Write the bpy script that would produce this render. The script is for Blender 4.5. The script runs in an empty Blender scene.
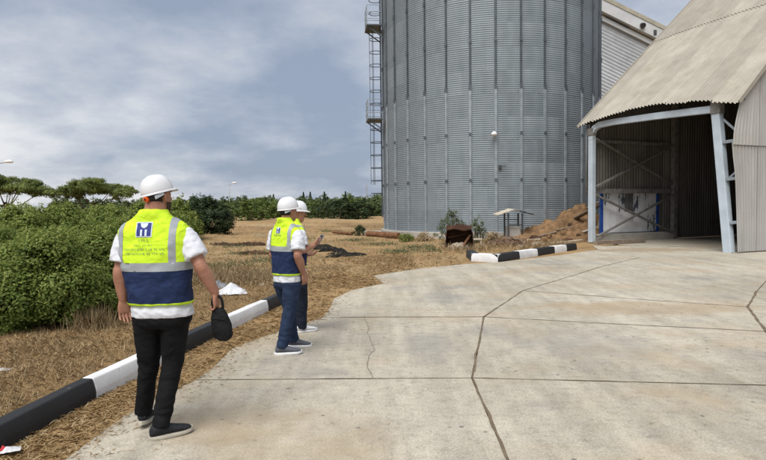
import bpy, bmesh, math, random
import numpy as np
from mathutils import Vector, Matrix, noise
from mathutils.bvhtree import BVHTree

random.seed(11)
rng = np.random.default_rng(11)
SC = bpy.context.scene
COL = SC.collection
R = math.radians

# ------------------------------------------------------------------ camera
CAMZ = 1.6
PITCH, ROLL = R(2.38), R(-0.7)
cam_d = bpy.data.cameras.new('camera')
cam = bpy.data.objects.new('camera', cam_d)
COL.objects.link(cam)
cam_d.sensor_width = 36.0
cam_d.lens = 26.0
cam_d.clip_start = 0.05
cam_d.clip_end = 6000.0
CAM_ROT = Matrix.Rotation(math.pi / 2 - PITCH, 3, 'X') @ Matrix.Rotation(ROLL, 3, 'Z')
cam.matrix_world = Matrix.Translation((0, 0, CAMZ)) @ CAM_ROT.to_4x4()
SC.camera = cam

# ------------------------------------------------------------------ world
SUN_EL, SUN_AZ = R(58), R(205)          # azimuth clockwise from +Y : behind the camera, a little to the left
w = bpy.data.worlds.new('World')
SC.world = w
w.use_nodes = True
nt = w.node_tree
nt.nodes.clear()
out = nt.nodes.new('ShaderNodeOutputWorld')
sky = nt.nodes.new('ShaderNodeTexSky')
sky.sky_type = 'NISHITA'
sky.sun_disc = False
sky.sun_elevation = SUN_EL
sky.sun_rotation = SUN_AZ
sky.dust_density = 2.0
bg1 = nt.nodes.new('ShaderNodeBackground'); bg1.inputs['Strength'].default_value = 0.10
nt.links.new(sky.outputs[0], bg1.inputs['Color'])
tc = nt.nodes.new('ShaderNodeTexCoord')
sep = nt.nodes.new('ShaderNodeSeparateXYZ'); nt.links.new(tc.outputs['Generated'], sep.inputs[0])
def wmath(op, a, b=None, c=None):
    n = nt.nodes.new('ShaderNodeMath'); n.operation = op
    for i, v in enumerate((a, b, c)):
        if v is None: continue
        if isinstance(v, (int, float)): n.inputs[i].default_value = v
        else: nt.links.new(v, n.inputs[i])
    return n.outputs[0]
zc = wmath('ADD', wmath('MAXIMUM', sep.outputs[2], 0.0), 0.30)
comb = nt.nodes.new('ShaderNodeCombineXYZ')
nt.links.new(wmath('DIVIDE', sep.outputs[0], zc), comb.inputs[0])
nt.links.new(wmath('DIVIDE', sep.outputs[1], zc), comb.inputs[1])
def wnoise(scale, detail, rough, off, dist=0.0):
    m = nt.nodes.new('ShaderNodeMapping'); m.inputs['Location'].default_value = off
    nt.links.new(comb.outputs[0], m.inputs[0])
    n = nt.nodes.new('ShaderNodeTexNoise')
    n.inputs['Scale'].default_value = scale; n.inputs['Detail'].default_value = detail
    n.inputs['Roughness'].default_value = rough; n.inputs['Distortion'].default_value = dist
    nt.links.new(m.outputs[0], n.inputs['Vector'])
    return n.outputs[0]
n1 = wnoise(0.75, 4, 0.5, (3.6, 2.1, 0), 0.0)
n2 = wnoise(2.6, 8, 0.58, (9.2, 4.4, 0), 0.0)
mixn = wmath('ADD', wmath('ADD', wmath('MULTIPLY', n1, 0.6), wmath('MULTIPLY', n2, 0.4)), wmath('MULTIPLY', wmath('POWER', wmath('SUBTRACT', 1.0, wmath('MINIMUM', wmath('MAXIMUM', sep.outputs[2], 0.0), 1.0)), 9.0), 0.07))
cr = nt.nodes.new('ShaderNodeValToRGB')
e = cr.color_ramp.elements
e[0].position = 0.41; e[0].color = (0.200, 0.240, 0.312, 1)
e[1].position = 0.625; e[1].color = (0.520, 0.528, 0.545, 1)
k = e.new(0.465); k.color = (0.252, 0.288, 0.355, 1)
k = e.new(0.53); k.color = (0.345, 0.370, 0.418, 1)
nt.links.new(mixn, cr.inputs[0])
bg2 = nt.nodes.new('ShaderNodeBackground'); bg2.inputs['Strength'].default_value = 0.97
nt.links.new(cr.outputs[0], bg2.inputs['Color'])
mx = nt.nodes.new('ShaderNodeMixShader'); mx.inputs[0].default_value = 0.93
nt.links.new(bg1.outputs[0], mx.inputs[1]); nt.links.new(bg2.outputs[0], mx.inputs[2])
nt.links.new(mx.outputs[0], out.inputs[0])

# ------------------------------------------------------------------ sun
sd = bpy.data.lights.new('sun', 'SUN')
sd.energy = 2.6
sd.angle = R(50)
sd.color = (1.0, 0.965, 0.91)
sun = bpy.data.objects.new('sun', sd)
COL.objects.link(sun)
sdir = Vector((math.sin(SUN_AZ) * math.cos(SUN_EL), math.cos(SUN_AZ) * math.cos(SUN_EL), math.sin(SUN_EL)))
sun.rotation_euler = sdir.to_track_quat('Z', 'Y').to_euler()
sun.location = sdir * 40

SC.view_settings.view_transform = 'Standard'
SC.view_settings.look = 'None'
SC.view_settings.gamma = 1.0
SC.view_settings.exposure = 0.70
SC.view_settings.use_curve_mapping = False
SC.cycles.max_bounces = 6
SC.cycles.use_denoising = True

# ------------------------------------------------------------------ helpers
F = 26.0 / 36.0 * 766.0
def G(px, py, z=0.0):
    """ground point seen at photo coordinate (px, py), on the level plane at height z"""
    d = CAM_ROT @ Vector(((px - 383.0) / F, (230.0 - py) / F, -1.0))
    t = (z - CAMZ) / d.z
    return Vector((d.x * t, d.y * t, z))

def tag(o, label=None, cat=None, group=None, kind=None):
    if label: o['label'] = label
    if cat: o['category'] = cat
    if group: o['group'] = group
    if kind: o['kind'] = kind
    return o

def obj(name, me, mat=None, parent=None, label=None, cat=None, group=None, kind=None):
    o = bpy.data.objects.new(name, me)
    COL.objects.link(o)
    if mat is not None:
        mats = mat if isinstance(mat, (list, tuple)) else [mat]
        me.materials.clear()
        for m in mats: me.materials.append(m)
    if parent is not None: o.parent = parent
    return tag(o, label, cat, group, kind)

def inst(name, me, parent=None, mw=None):
    o = bpy.data.objects.new(name, me)
    COL.objects.link(o)
    if parent is not None: o.parent = parent
    if mw is not None: o.matrix_basis = mw
    return o

def empty(name, loc=(0, 0, 0), rz=0.0, label=None, cat=None, group=None):
    o = bpy.data.objects.new(name, None)
    o.empty_display_size = 0.2
    COL.objects.link(o)
    o.location = loc
    o.rotation_euler = (0, 0, rz)
    return tag(o, label, cat, group)

def copy_tree(o, parent=None):
    c = o.copy(); COL.objects.link(c)
    if parent is not None: c.parent = parent
    for ch in [q for q in bpy.data.objects if q.parent == o]:
        copy_tree(ch, c)
    return c

def np_mesh(name, v, faces, smooth=False):
    """v (N,3); faces (M,k) all of one size"""
    v = np.asarray(v, dtype=np.float32); faces = np.asarray(faces, dtype=np.int32)
    me = bpy.data.meshes.new(name)
    M, kk = faces.shape
    me.vertices.add(len(v)); me.vertices.foreach_set('co', v.ravel())
    me.loops.add(M * kk); me.loops.foreach_set('vertex_index', faces.ravel())
    me.polygons.add(M)
    me.polygons.foreach_set('loop_start', np.arange(0, M * kk, kk, dtype=np.int32))
    if smooth: me.polygons.foreach_set('use_smooth', np.ones(M, dtype=bool))
    me.update(calc_edges=True)
    return me

def point_attr(me, name, vals):
    a = me.attributes.new(name, 'FLOAT', 'POINT')
    a.data.foreach_set('value', np.asarray(vals, dtype=np.float32))

class MB:
    def __init__(self): self.v = []; self.f = []
    def add(self, vs, fs):
        b = len(self.v)
        self.v += [tuple(x) for x in vs]
        self.f += [tuple(i + b for i in f) for f in fs]
        return self
    def box(self, c, s, rz=0.0, m=None):
        hx, hy, hz = s[0] / 2, s[1] / 2, s[2] / 2
        vs = [Vector((x, y, z)) for z in (-hz, hz) for y in (-hy, hy) for x in (-hx, hx)]
        mm = m or Matrix.Rotation(rz, 3, 'Z')
        vs = [mm @ q + Vector(c) for q in vs]
        return self.add(vs, [(0, 2, 3, 1), (4, 5, 7, 6), (0, 1, 5, 4), (2, 6, 7, 3), (0, 4, 6, 2), (1, 3, 7, 5)])
    def beam(self, p0, p1, wd, ht, up=(0, 0, 1)):
        p0, p1 = Vector(p0), Vector(p1)
        d = (p1 - p0); L = d.length; d.normalize()
        u = Vector(up)
        if abs(d.dot(u)) > 0.98: u = Vector((0, 1, 0)) if abs(d.y) < .9 else Vector((1, 0, 0))
        s = d.cross(u).normalized(); t = s.cross(d).normalized()
        m = Matrix((s, d, t)).transposed()
        return self.box((p0 + p1) / 2, (wd, L, ht), m=m)
    def cyl(self, p0, p1, r0, r1=None, n=10, cap=True):
        return self.tube([p0, p1], [r0, r0 if r1 is None else r1], n, cap)
    def tube(self, pts, rads, n=8, cap=True):
        pts = [Vector(p) for p in pts]
        if isinstance(rads, (int, float)): rads = [rads] * len(pts)
        vs = []; fs = []
        prev = None
        for i, p in enumerate(pts):
            d = (pts[min(i + 1, len(pts) - 1)] - pts[max(i - 1, 0)])
            if d.length < 1e-9: d = Vector((0, 0, 1))
            d.normalize()
            if prev is None:
                a = Vector((1, 0, 0)) if abs(d.x) < 0.8 else Vector((0, 1, 0))
                s = d.cross(a).normalized()
            else:
                s = (prev - d * prev.dot(d)).normalized()
            prev = s
            t = d.cross(s)
            for k2 in range(n):
                an = 2 * math.pi * k2 / n
                vs.append(p + (s * math.cos(an) + t * math.sin(an)) * rads[i])
        for i in range(len(pts) - 1):
            for k2 in range(n):
                a, b = i * n + k2, i * n + (k2 + 1) % n
                fs.append((a, b, b + n, a + n))
        if cap:
            fs.append(tuple(range(n - 1, -1, -1)))
            fs.append(tuple(range((len(pts) - 1) * n, len(pts) * n)))
        return self.add(vs, fs)
    def ribbon(self, pts, wd, ht, side=(0, 1, 0)):
        '''box section swept along a polyline'''
        sv = Vector(side).normalized(); vs = []; fs = []
        P = [Vector(p) for p in pts]
        for i, p in enumerate(P):
            d = (P[min(i + 1, len(P) - 1)] - P[max(i - 1, 0)]).normalized(); n = sv.cross(d).normalized()
            for a, b in ((-1, -1), (1, -1), (1, 1), (-1, 1)): vs.append(p + sv * a * wd / 2 + n * b * ht / 2)
        for i in range(len(P) - 1):
            for k in range(4): fs.append((4 * i + k, 4 * i + (k + 1) % 4, 4 * i + 4 + (k + 1) % 4, 4 * i + 4 + k))
        fs += [(0, 1, 2, 3), tuple(4 * len(P) - 4 + k for k in (3, 2, 1, 0))]
        return self.add(vs, fs)
    def poly(self, pts, z0, z1):
        n = len(pts)
        vs = [(p[0], p[1], z0) for p in pts] + [(p[0], p[1], z1) for p in pts]
        fs = [tuple(range(n - 1, -1, -1)), tuple(range(n, 2 * n))]
        fs += [(i, (i + 1) % n, n + (i + 1) % n, n + i) for i in range(n)]
        return self.add(vs, fs)
    def mesh(self, name, smooth=False, bevel=0.0, seg=1, sharp=None):
        me = bpy.data.meshes.new(name)
        me.from_pydata(self.v, [], self.f)
        bm = bmesh.new(); bm.from_mesh(me)
        bmesh.ops.recalc_face_normals(bm, faces=bm.faces)
        if bevel > 0:
            bmesh.ops.bevel(bm, geom=bm.edges[:], offset=bevel, segments=seg, affect='EDGES', clamp_overlap=True)
        bm.to_mesh(me); bm.free()
        if smooth:
            me.polygons.foreach_set('use_smooth', np.ones(len(me.polygons), dtype=bool))
            if sharp is not None:
                try: me.set_sharp_from_angle(angle=sharp)
                except Exception: pass
        me.update()
        return me
    def build(self, name, mat, parent=None, smooth=False, bevel=0.0, seg=1, sharp=None, **kw):
        return obj(name, self.mesh(name, smooth, bevel, seg, sharp), mat, parent, **kw)

# value noise (vectorised)
def vnoise(x, y, seed=0):
    x = np.asarray(x, dtype=np.float64); y = np.asarray(y, dtype=np.float64)
    xi = np.floor(x); yi = np.floor(y); fx = x - xi; fy = y - yi
    fx = fx * fx * (3 - 2 * fx); fy = fy * fy * (3 - 2 * fy)
    def h(a, b):
        s = np.sin(a * 127.1 + b * 311.7 + seed * 74.7) * 43758.5453
        return s - np.floor(s)
    return (h(xi, yi) * (1 - fx) + h(xi + 1, yi) * fx) * (1 - fy) + (h(xi, yi + 1) * (1 - fx) + h(xi + 1, yi + 1) * fx) * fy
def fbm(x, y, seed=0, oct=4):
    s = 0; a = 0.5; t = 0
    for i in range(oct):
        s = s + a * vnoise(x * 2 ** i, y * 2 ** i, seed + i); t += a; a *= 0.5
    return s / t
def sstep(a, b, x):
    t = np.clip((np.asarray(x, dtype=np.float64) - a) / (b - a), 0, 1)
    return t * t * (3 - 2 * t)

# ------------------------------------------------------------------ materials
class Mat:
    def __init__(self, name, rough=0.7, spec=0.4, metal=0.0):
        self.m = bpy.data.materials.new(name); self.m.use_nodes = True
        self.t = self.m.node_tree; self.n = self.t.nodes
        self.b = self.n['Principled BSDF']
        self.b.inputs['Roughness'].default_value = rough
        self.b.inputs['Specular IOR Level'].default_value = spec
        self.b.inputs['Metallic'].default_value = metal
        self._tc = None
    def L(self, a, b): self.t.links.new(a, b)
    def coord(self, kind='Object', scale=None, loc=None, rot=None):
        if self._tc is None: self._tc = self.n.new('ShaderNodeTexCoord')
        o = self._tc.outputs[kind]
        if scale or loc or rot:
            mp = self.n.new('ShaderNodeMapping')
            if scale: mp.inputs['Scale'].default_value = scale
            if loc: mp.inputs['Location'].default_value = loc
            if rot: mp.inputs['Rotation'].default_value = rot
            self.L(o, mp.inputs[0]); o = mp.outputs[0]
        return o
    def noise(self, scale, detail=4, rough=0.55, vec=None, dist=0.0):
        n = self.n.new('ShaderNodeTexNoise')
        n.inputs['Scale'].default_value = scale; n.inputs['Detail'].default_value = detail
        n.inputs['Roughness'].default_value = rough; n.inputs['Distortion'].default_value = dist
        self.L(vec if vec is not None else self.coord(), n.inputs['Vector'])
        return n.outputs[0]
    def ramp(self, fac, stops, interp='LINEAR'):
        r = self.n.new('ShaderNodeValToRGB'); r.color_ramp.interpolation = interp
        el = r.color_ramp.elements
        while len(el) < len(stops): el.new(0.5)
        for q, (p, c) in zip(el, stops):
            q.position = p
            q.color = (c, c, c, 1) if isinstance(c, (int, float)) else (c[0], c[1], c[2], 1)
        self.L(fac, r.inputs[0])
        return r.outputs[0]
    def math(self, op, a, b=None, c=None):
        n = self.n.new('ShaderNodeMath'); n.operation = op
        for i, v in enumerate((a, b, c)):
            if v is None: continue
            if isinstance(v, (int, float)): n.inputs[i].default_value = v
            else: self.L(v, n.inputs[i])
        return n.outputs[0]
    def mix(self, fac, a, b, mode='MIX'):
        n = self.n.new('ShaderNodeMix'); n.data_type = 'RGBA'; n.blend_type = mode
        for i, v in ((0, fac), (6, a), (7, b)):
            s = n.inputs[i]
            if isinstance(v, (int, float)): s.default_value = v if i == 0 else (v, v, v, 1)
            elif isinstance(v, tuple): s.default_value = (v[0], v[1], v[2], 1)
            else: self.L(v, s)
        return n.outputs[2]
    def base(self, c):
        if isinstance(c, tuple): self.b.inputs['Base Color'].default_value = (c[0], c[1], c[2], 1)
        else: self.L(c, self.b.inputs['Base Color'])
        return self
    def bump(self, h, strength=0.3, dist=0.02):
        n = self.n.new('ShaderNodeBump'); n.inputs['Strength'].default_value = strength
        n.inputs['Distance'].default_value = dist
        self.L(h, n.inputs['Height']); self.L(n.outputs[0], self.b.inputs['Normal'])
        return self
    def rand(self):
        return self.n.new('ShaderNodeObjectInfo').outputs['Random']
    def attr(self, name):
        n = self.n.new('ShaderNodeAttribute'); n.attribute_name = name
        return n.outputs['Fac']

def simple(name, c1, c2=None, scale=6.0, rough=0.7, spec=0.3, metal=0.0, bump=0.0, bdist=0.01, detail=5):
    m = Mat(name, rough, spec, metal)
    if c2 is None: c2 = tuple(x * 0.75 for x in c1)
    nz = m.noise(scale, detail, 0.6)
    m.base(m.ramp(nz, [(0.3, c2), (0.7, c1)]))
    if bump: m.bump(m.noise(scale * 3, 4), bump, bdist)
    return m.m

def make_concrete():
    m = Mat('concrete', 0.85, 0.25)
    co = m.coord()
    big = m.noise(0.35, 5, 0.55, co)
    med = m.noise(2.2, 6, 0.65, co)
    fine = m.noise(60.0, 4, 0.75, co)
    grit = m.noise(9.0, 6, 0.75, co)
    c = m.ramp(big, [(0.3, (0.35, 0.318, 0.255)), (0.52, (0.43, 0.39, 0.315)), (0.72, (0.49, 0.447, 0.367))])
    c = m.mix(1.0, c, m.ramp(med, [(0.25, 0.78), (0.5, 0.97), (0.75, 1.08)]), 'MULTIPLY')
    c = m.mix(1.0, c, m.ramp(fine, [(0.36, 0.74), (0.64, 1.20)]), 'MULTIPLY')
    c = m.mix(1.0, c, m.ramp(grit, [(0.32, 0.72), (0.48, 0.98), (0.7, 1.12)]), 'MULTIPLY')
    # long brush/tyre streaks
    st = m.noise(1.0, 5, 0.6, m.coord('Object', (3.2, 0.25, 1.0), rot=(0, 0, 0.35)))
    c = m.mix(1.0, c, m.ramp(st, [(0.3, 0.80), (0.6, 1.06)]), 'MULTIPLY')
    # brown earth stain spread on the bay nearer the shed
    dirt = m.noise(0.55, 6, 0.62, m.coord('Object', (1.0, 1.3, 1), (2.2, 5.5, 0)))
    c = m.mix(m.ramp(dirt, [(0.5, 0.0), (0.68, 0.55)]), c, (0.36, 0.27, 0.165))
    # grey old oil patches
    oil = m.noise(0.8, 3, 0.5, m.coord('Object', None, (7.7, 1.1, 0)))
    c = m.mix(m.ramp(oil, [(0.60, 0.0), (0.70, 0.42)]), c, (0.19, 0.185, 0.18))
    def blot(x, y, rx, ry, f, colr):
        nonlocal c
        v = m.coord('Object', (1 / rx, 1 / ry, 0.0), (-x / rx, -y / ry, 0))
        n = m.n.new('ShaderNodeVectorMath'); n.operation = 'LENGTH'; m.L(v, n.inputs[0])
        dd = m.math('ADD', n.outputs['Value'], m.math('MULTIPLY', m.math('SUBTRACT', med, 0.5), 1.6))
        c = m.mix(m.ramp(dd, [(0.55, f), (1.05, 0.0)]), c, colr)
    for (px, py, rx, ry, f, cl) in ((425, 345, .38, .75, .34, (.2, .2, .2)), (446, 298, .55, .8, .36, (.22, .22, .215)),
                                    (505, 262, 1.3, 1.3, .4, (.3, .25, .18)), (650, 308, 2.0, .75, .55, (.33, .245, .15)),
                                    (645, 250, 2.4, 1.0, .6, (.28, .21, .13)), (560, 262, 1.5, .8, .35, (.22, .22, .215)),
                                    (230, 420, .55, .45, .35, (.30, .22, .13)), (330, 425, .5, .5, .25, (.34, .27, .18)),
                                    (590, 345, .9, .9, .3, (.24, .235, .225))):
        g = G(px, py); blot(g.x, g.y, rx, ry, f, cl)
    # pits / tar drops
    vo = m.n.new('ShaderNodeTexVoronoi'); vo.inputs['Scale'].default_value = 6.0
    m.L(m.coord('Object'), vo.inputs['Vector'])
    msk = m.noise(0.7, 3, 0.5, m.coord('Object', None, (1.7, 9.1, 0)))
    pit = m.math('MULTIPLY', m.ramp(vo.outputs['Distance'], [(0.07, 1.0), (0.14, 0.0)]), m.ramp(msk, [(0.42, 0.0), (0.58, 0.75)]))
    c = m.mix(pit, c, (0.09, 0.085, 0.08))
    m.base(c)
    h = m.math('ADD', m.math('MULTIPLY', fine, 0.5), m.math('MULTIPLY', med, 0.6))
    m.bump(h, 0.35, 0.012)
    return m.m

def make_soil():
    m = Mat('dry_soil', 0.95, 0.1)
    co = m.coord()
    a = m.noise(0.12, 5, 0.6, co); b = m.noise(1.4, 7, 0.7, co); f = m.noise(26, 6, 0.8, co)
    c = m.ramp(a, [(0.3, (0.25, 0.165, 0.085)), (0.5, (0.37, 0.245, 0.12)), (0.7, (0.45, 0.33, 0.19))])
    c = m.mix(1.0, c, m.ramp(b, [(0.25, 0.55), (0.5, 0.95), (0.75, 1.2)]), 'MULTIPLY')
    c = m.mix(1.0, c, m.ramp(f, [(0.32, 0.42), (0.68, 1.35)]), 'MULTIPLY')
    c = m.mix(m.ramp(m.noise(0.5, 6, 0.6, m.coord('Object', None, (4, 8, 0))), [(0.56, 0), (0.7, 0.6)]), c, (0.30, 0.25, 0.16))
    m.base(c)
    m.bump(m.math('ADD', m.math('MULTIPLY', f, 0.4), b), 0.7, 0.05)
    return m.m

def make_leaf(name, stops, transl=0.22):
    m = Mat(name, 0.55, 0.25)
    c = m.ramp(m.attr('tint'), stops)
    m.base(c)
    tr = m.n.new('ShaderNodeBsdfTranslucent'); m.L(c, tr.inputs[0])
    ms = m.n.new('ShaderNodeMixShader'); ms.inputs[0].default_value = transl
    m.L(m.b.outputs[0], ms.inputs[1]); m.L(tr.outputs[0], ms.inputs[2])
    m.L(ms.outputs[0], m.n['Material Output'].inputs[0])
    return m.m

def make_silo_sheet():
    m = Mat('galvanised_sheet', 0.6, 0.35, 0.25)
    co = m.coord()
    sp = m.n.new('ShaderNodeSeparateXYZ'); m.L(co, sp.inputs[0])
    ang = m.math('ARCTAN2', sp.outputs[1], sp.outputs[0])
    idx = m.math('FLOOR', m.math('MULTIPLY', ang, 16 / (2 * math.pi)))
    wn = m.n.new('ShaderNodeTexWhiteNoise'); wn.noise_dimensions = '2D'
    cb = m.n.new('ShaderNodeCombineXYZ'); m.L(idx, cb.inputs[0]); m.L(m.rand(), cb.inputs[1])
    m.L(cb.outputs[0], wn.inputs['Vector'])
    big = m.noise(0.45, 5, 0.6, co)
    str_ = m.noise(1.0, 5, 0.6, m.coord('Object', (2.5, 2.5, 0.25)))
    c = m.ramp(big, [(0.3, (0.185, 0.220, 0.245)), (0.7, (0.262, 0.30, 0.325))])
    c = m.mix(1.0, c, m.ramp(wn.outputs['Value'], [(0, 0.90), (1, 1.07)]), 'MULTIPLY')
    c = m.mix(1.0, c, m.ramp(str_, [(0.3, 0.86), (0.7, 1.06)]), 'MULTIPLY')
    m.base(c)
    return m.m

def make_corr(name, c1, c2, dirt=(0.16, 0.13, 0.1), rough=0.6, axis=2, metal=0.1, dfac=0.5):
    m = Mat(name, rough, 0.3, metal)
    co = m.coord()
    sc = [2.2, 2.2, 2.2]; sc[axis] = 0.22
    a = m.noise(1.0, 6, 0.65, m.coord('Object', tuple(sc)))
    b = m.noise(0.5, 4, 0.6, co)
    c = m.ramp(a, [(0.3, c2), (0.68, c1)])
    c = m.mix(1.0, c, m.ramp(m.rand(), [(0, 0.82), (1, 1.08)]), 'MULTIPLY')
    c = m.mix(m.ramp(m.noise(1.3, 7, 0.7, m.coord('Object', None, (3, 3, 3))), [(0.55, 0.0), (0.75, dfac)]), c, dirt)
    c = m.mix(1.0, c, m.ramp(b, [(0.3, 0.9), (0.7, 1.06)]), 'MULTIPLY')
    m.base(c)
    return m.m

def make_peeled():
    m = Mat('peeled_white_paint', 0.6, 0.3)
    a = m.noise(1.0, 8, 0.72, m.coord('Object', (9.0, 9.0, 2.6)))
    reg = m.noise(1.0, 3, 0.5, m.coord('Object', (0.9, 0.9, 0.7), (0, 1.4, 0.2)))
    f = m.math('ADD', a, m.math('MULTIPLY', m.math('SUBTRACT', reg, 0.5), 0.9))
    c = m.ramp(f, [(0.60, (0.82, 0.83, 0.85)), (0.635, (0.14, 0.16, 0.20)), (0.70, (0.10, 0.11, 0.14))])
    c = m.mix(1.0, c, m.ramp(m.noise(3, 4), [(0.3, 0.82), (0.7, 1.0)]), 'MULTIPLY')
    m.base(c)
    return m.m

def make_paint(name, col, under, lo=0.60, hi=0.66):
    m = Mat(name, 0.6, 0.35)
    a = m.noise(9, 8, 0.7)
    c = m.ramp(a, [(lo, col), (hi, under)])
    c = m.mix(1.0, c, m.ramp(m.noise(2.5, 5), [(0.3, 0.82), (0.7, 1.04)]), 'MULTIPLY')
    m.base(c)
    m.bump(m.noise(30, 4), 0.25, 0.01)
    return m.m

def fabric(name, c, var=0.12, scale=9.0, rough=0.85, bump=0.25, bd=0.02, spec=0.15):
    m = Mat(name, rough, spec)
    n = m.noise(scale, 4, 0.6)
    lo = tuple(x * (1 - var) for x in c); hi = tuple(min(1, x * (1 + var)) for x in c)
    m.base(m.ramp(n, [(0.3, lo), (0.7, hi)]))
    h = m.math('ADD', m.noise(5.0, 3, 0.5, m.coord('Object', (1, 1, 1.6)), 0.6), m.math('MULTIPLY', m.noise(180, 2), 0.04))
    m.bump(h, bump, bd)
    return m.m

M = {}
M['concrete'] = make_concrete()
M['soil'] = make_soil()
M['dark_joint'] = simple('joint_dirt', (0.20, 0.155, 0.105), (0.10, 0.08, 0.055), 5, 0.95, 0.1)
M['crack'] = simple('crack_dirt', (0.24, 0.205, 0.16), (0.17, 0.145, 0.115), 9, 0.95, 0.1)
M['straw'] = make_leaf('straw', [(0, (0.16, 0.10, 0.045)), (0.4, (0.31, 0.20, 0.09)), (0.75, (0.45, 0.32, 0.165)), (1, (0.60, 0.49, 0.31))], 0.15)
M['weed'] = make_leaf('dry_weed', [(0, (0.20, 0.14, 0.075)), (0.5, (0.34, 0.25, 0.14)), (1, (0.48, 0.38, 0.23))], 0.15)
M['leaf'] = make_leaf('mastic_leaf', [(0, (0.042, 0.070, 0.016)), (0.3, (0.108, 0.16, 0.032)), (0.65, (0.205, 0.262, 0.056)), (1, (0.34, 0.36, 0.115))], 0.40)
M['leaf_far'] = make_leaf('far_leaf', [(0, (0.04, 0.065, 0.024)), (0.5, (0.085, 0.12, 0.04)), (1, (0.16, 0.19, 0.07))])
M['leaf_bright'] = make_leaf('bright_leaf', [(0, (0.045, 0.075, 0.018)), (0.5, (0.10, 0.145, 0.03)), (1, (0.17, 0.21, 0.055))])
M['leaf_dark'] = make_leaf('dark_leaf', [(0, (0.014, 0.028, 0.012)), (0.6, (0.032, 0.056, 0.02)), (1, (0.07, 0.095, 0.03))])
M['pine'] = make_leaf('pine_needle', [(0, (0.05, 0.075, 0.02)), (0.5, (0.125, 0.16, 0.035)), (1, (0.22, 0.245, 0.06))])
M['olive'] = make_leaf('olive_leaf', [(0, (0.04, 0.062, 0.026)), (0.5, (0.10, 0.13, 0.055)), (1, (0.19, 0.21, 0.11))])
M['bark'] = simple('bark', (0.16, 0.12, 0.085), (0.06, 0.045, 0.035), 8, 0.95, 0.1, bump=0.6)
M['silo'] = make_silo_sheet()
M['galv'] = simple('galvanised_steel', (0.36, 0.40, 0.43), (0.25, 0.285, 0.31), 3, 0.45, 0.4, 0.4)
M['galv_dark'] = simple('dull_steel', (0.12, 0.14, 0.16), (0.08, 0.092, 0.105), 3, 0.5, 0.4, 0.4)
M['steel_dark'] = simple('dark_steel', (0.09, 0.095, 0.10), (0.05, 0.05, 0.055), 4, 0.6, 0.3, 0.3)
M['blue_steel'] = make_paint('pale_blue_paint', (0.50, 0.575, 0.64), (0.30, 0.26, 0.22), 0.62, 0.70)
M['roof'] = make_corr('weathered_roof_sheet', (0.40, 0.372, 0.315), (0.31, 0.285, 0.237), (0.24, 0.20, 0.14), 0.8, 1, 0.0, 0.45)
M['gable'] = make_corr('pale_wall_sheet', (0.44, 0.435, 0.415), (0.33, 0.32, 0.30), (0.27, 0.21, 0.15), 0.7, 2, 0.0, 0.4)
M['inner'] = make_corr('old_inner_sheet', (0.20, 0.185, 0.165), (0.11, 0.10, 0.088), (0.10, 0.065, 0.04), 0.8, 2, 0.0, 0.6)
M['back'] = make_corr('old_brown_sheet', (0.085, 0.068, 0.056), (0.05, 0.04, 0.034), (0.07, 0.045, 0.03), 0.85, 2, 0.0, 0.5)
M['far_wall'] = make_corr('far_grey_sheet', (0.47, 0.49, 0.51), (0.38, 0.40, 0.415), (0.33, 0.31, 0.29), 0.7, 1, 0.0, 0.25)
M['far_white'] = simple('far_white_sheet', (0.60, 0.61, 0.615), (0.48, 0.49, 0.495), 0.8, 0.6)
M['far_roof'] = simple('far_beige_sheet', (0.42, 0.39, 0.31), (0.30, 0.28, 0.22), 1.5, 0.8)
M['peel'] = make_peeled()
M['blue'] = simple('blue_paint', (0.02, 0.085, 0.36), (0.015, 0.055, 0.24), 4, 0.5)
M['glass_dark'] = simple('dusty_pane', (0.20, 0.20, 0.20), (0.11, 0.11, 0.11), 3, 0.3, 0.5)
M['kerb_white'] = make_paint('white_kerb_paint', (0.72, 0.72, 0.72), (0.42, 0.38, 0.32), 0.60, 0.72)
M['kerb_black'] = make_paint('black_kerb_paint', (0.024, 0.025, 0.027), (0.12, 0.115, 0.105), 0.62, 0.74)
M['plinth'] = simple('plinth_concrete', (0.45, 0.43, 0.39), (0.30, 0.28, 0.25), 1.2, 0.9, bump=0.3)
M['rust'] = simple('rust', (0.085, 0.04, 0.024), (0.03, 0.018, 0.014), 5, 0.95, 0.1, bump=0.5)
M['rust_light'] = simple('rust_light', (0.22, 0.115, 0.06), (0.10, 0.05, 0.03), 5, 0.95, 0.1)
M['wood_grey'] = simple('grey_timber', (0.30, 0.25, 0.20), (0.16, 0.12, 0.09), 7, 0.9, 0.1)
M['frame_grey'] = simple('old_steel_frame', (0.24, 0.235, 0.225), (0.13, 0.115, 0.10), 5, 0.7, 0.3)
M['wood_pale'] = simple('pale_timber', (0.55, 0.49, 0.40), (0.38, 0.32, 0.24), 7, 0.9, 0.1)
M['stick'] = simple('dry_stick', (0.27, 0.17, 0.12), (0.14, 0.09, 0.065), 9, 0.95, 0.1)
M['heap'] = simple('grain_husk', (0.29, 0.178, 0.092), (0.12, 0.074, 0.042), 3.2, 0.95, 0.1, bump=0.8, bdist=0.05, detail=8)
M['tarp'] = simple('black_sheeting', (0.030, 0.028, 0.025), (0.012, 0.012, 0.011), 5, 0.95, 0.05, bump=0.6, bdist=0.03)
M['debris'] = simple('dark_debris', (0.10, 0.055, 0.036), (0.04, 0.025, 0.018), 4, 0.95, 0.1, bump=0.6)
M['rubble'] = simple('rubble', (0.42, 0.37, 0.31), (0.24, 0.19, 0.14), 5, 0.95, 0.1)
M['plastic_white'] = simple('white_plastic_sheet', (0.64, 0.645, 0.66), (0.50, 0.50, 0.515), 3, 0.45, 0.4)
M['plastic_grey'] = simple('grey_plastic_sheet', (0.20, 0.21, 0.23), (0.13, 0.14, 0.15), 3, 0.6, 0.3)
M['litter_red'] = simple('red_print', (0.55, 0.03, 0.035), (0.4, 0.02, 0.03), 6, 0.5)
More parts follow.
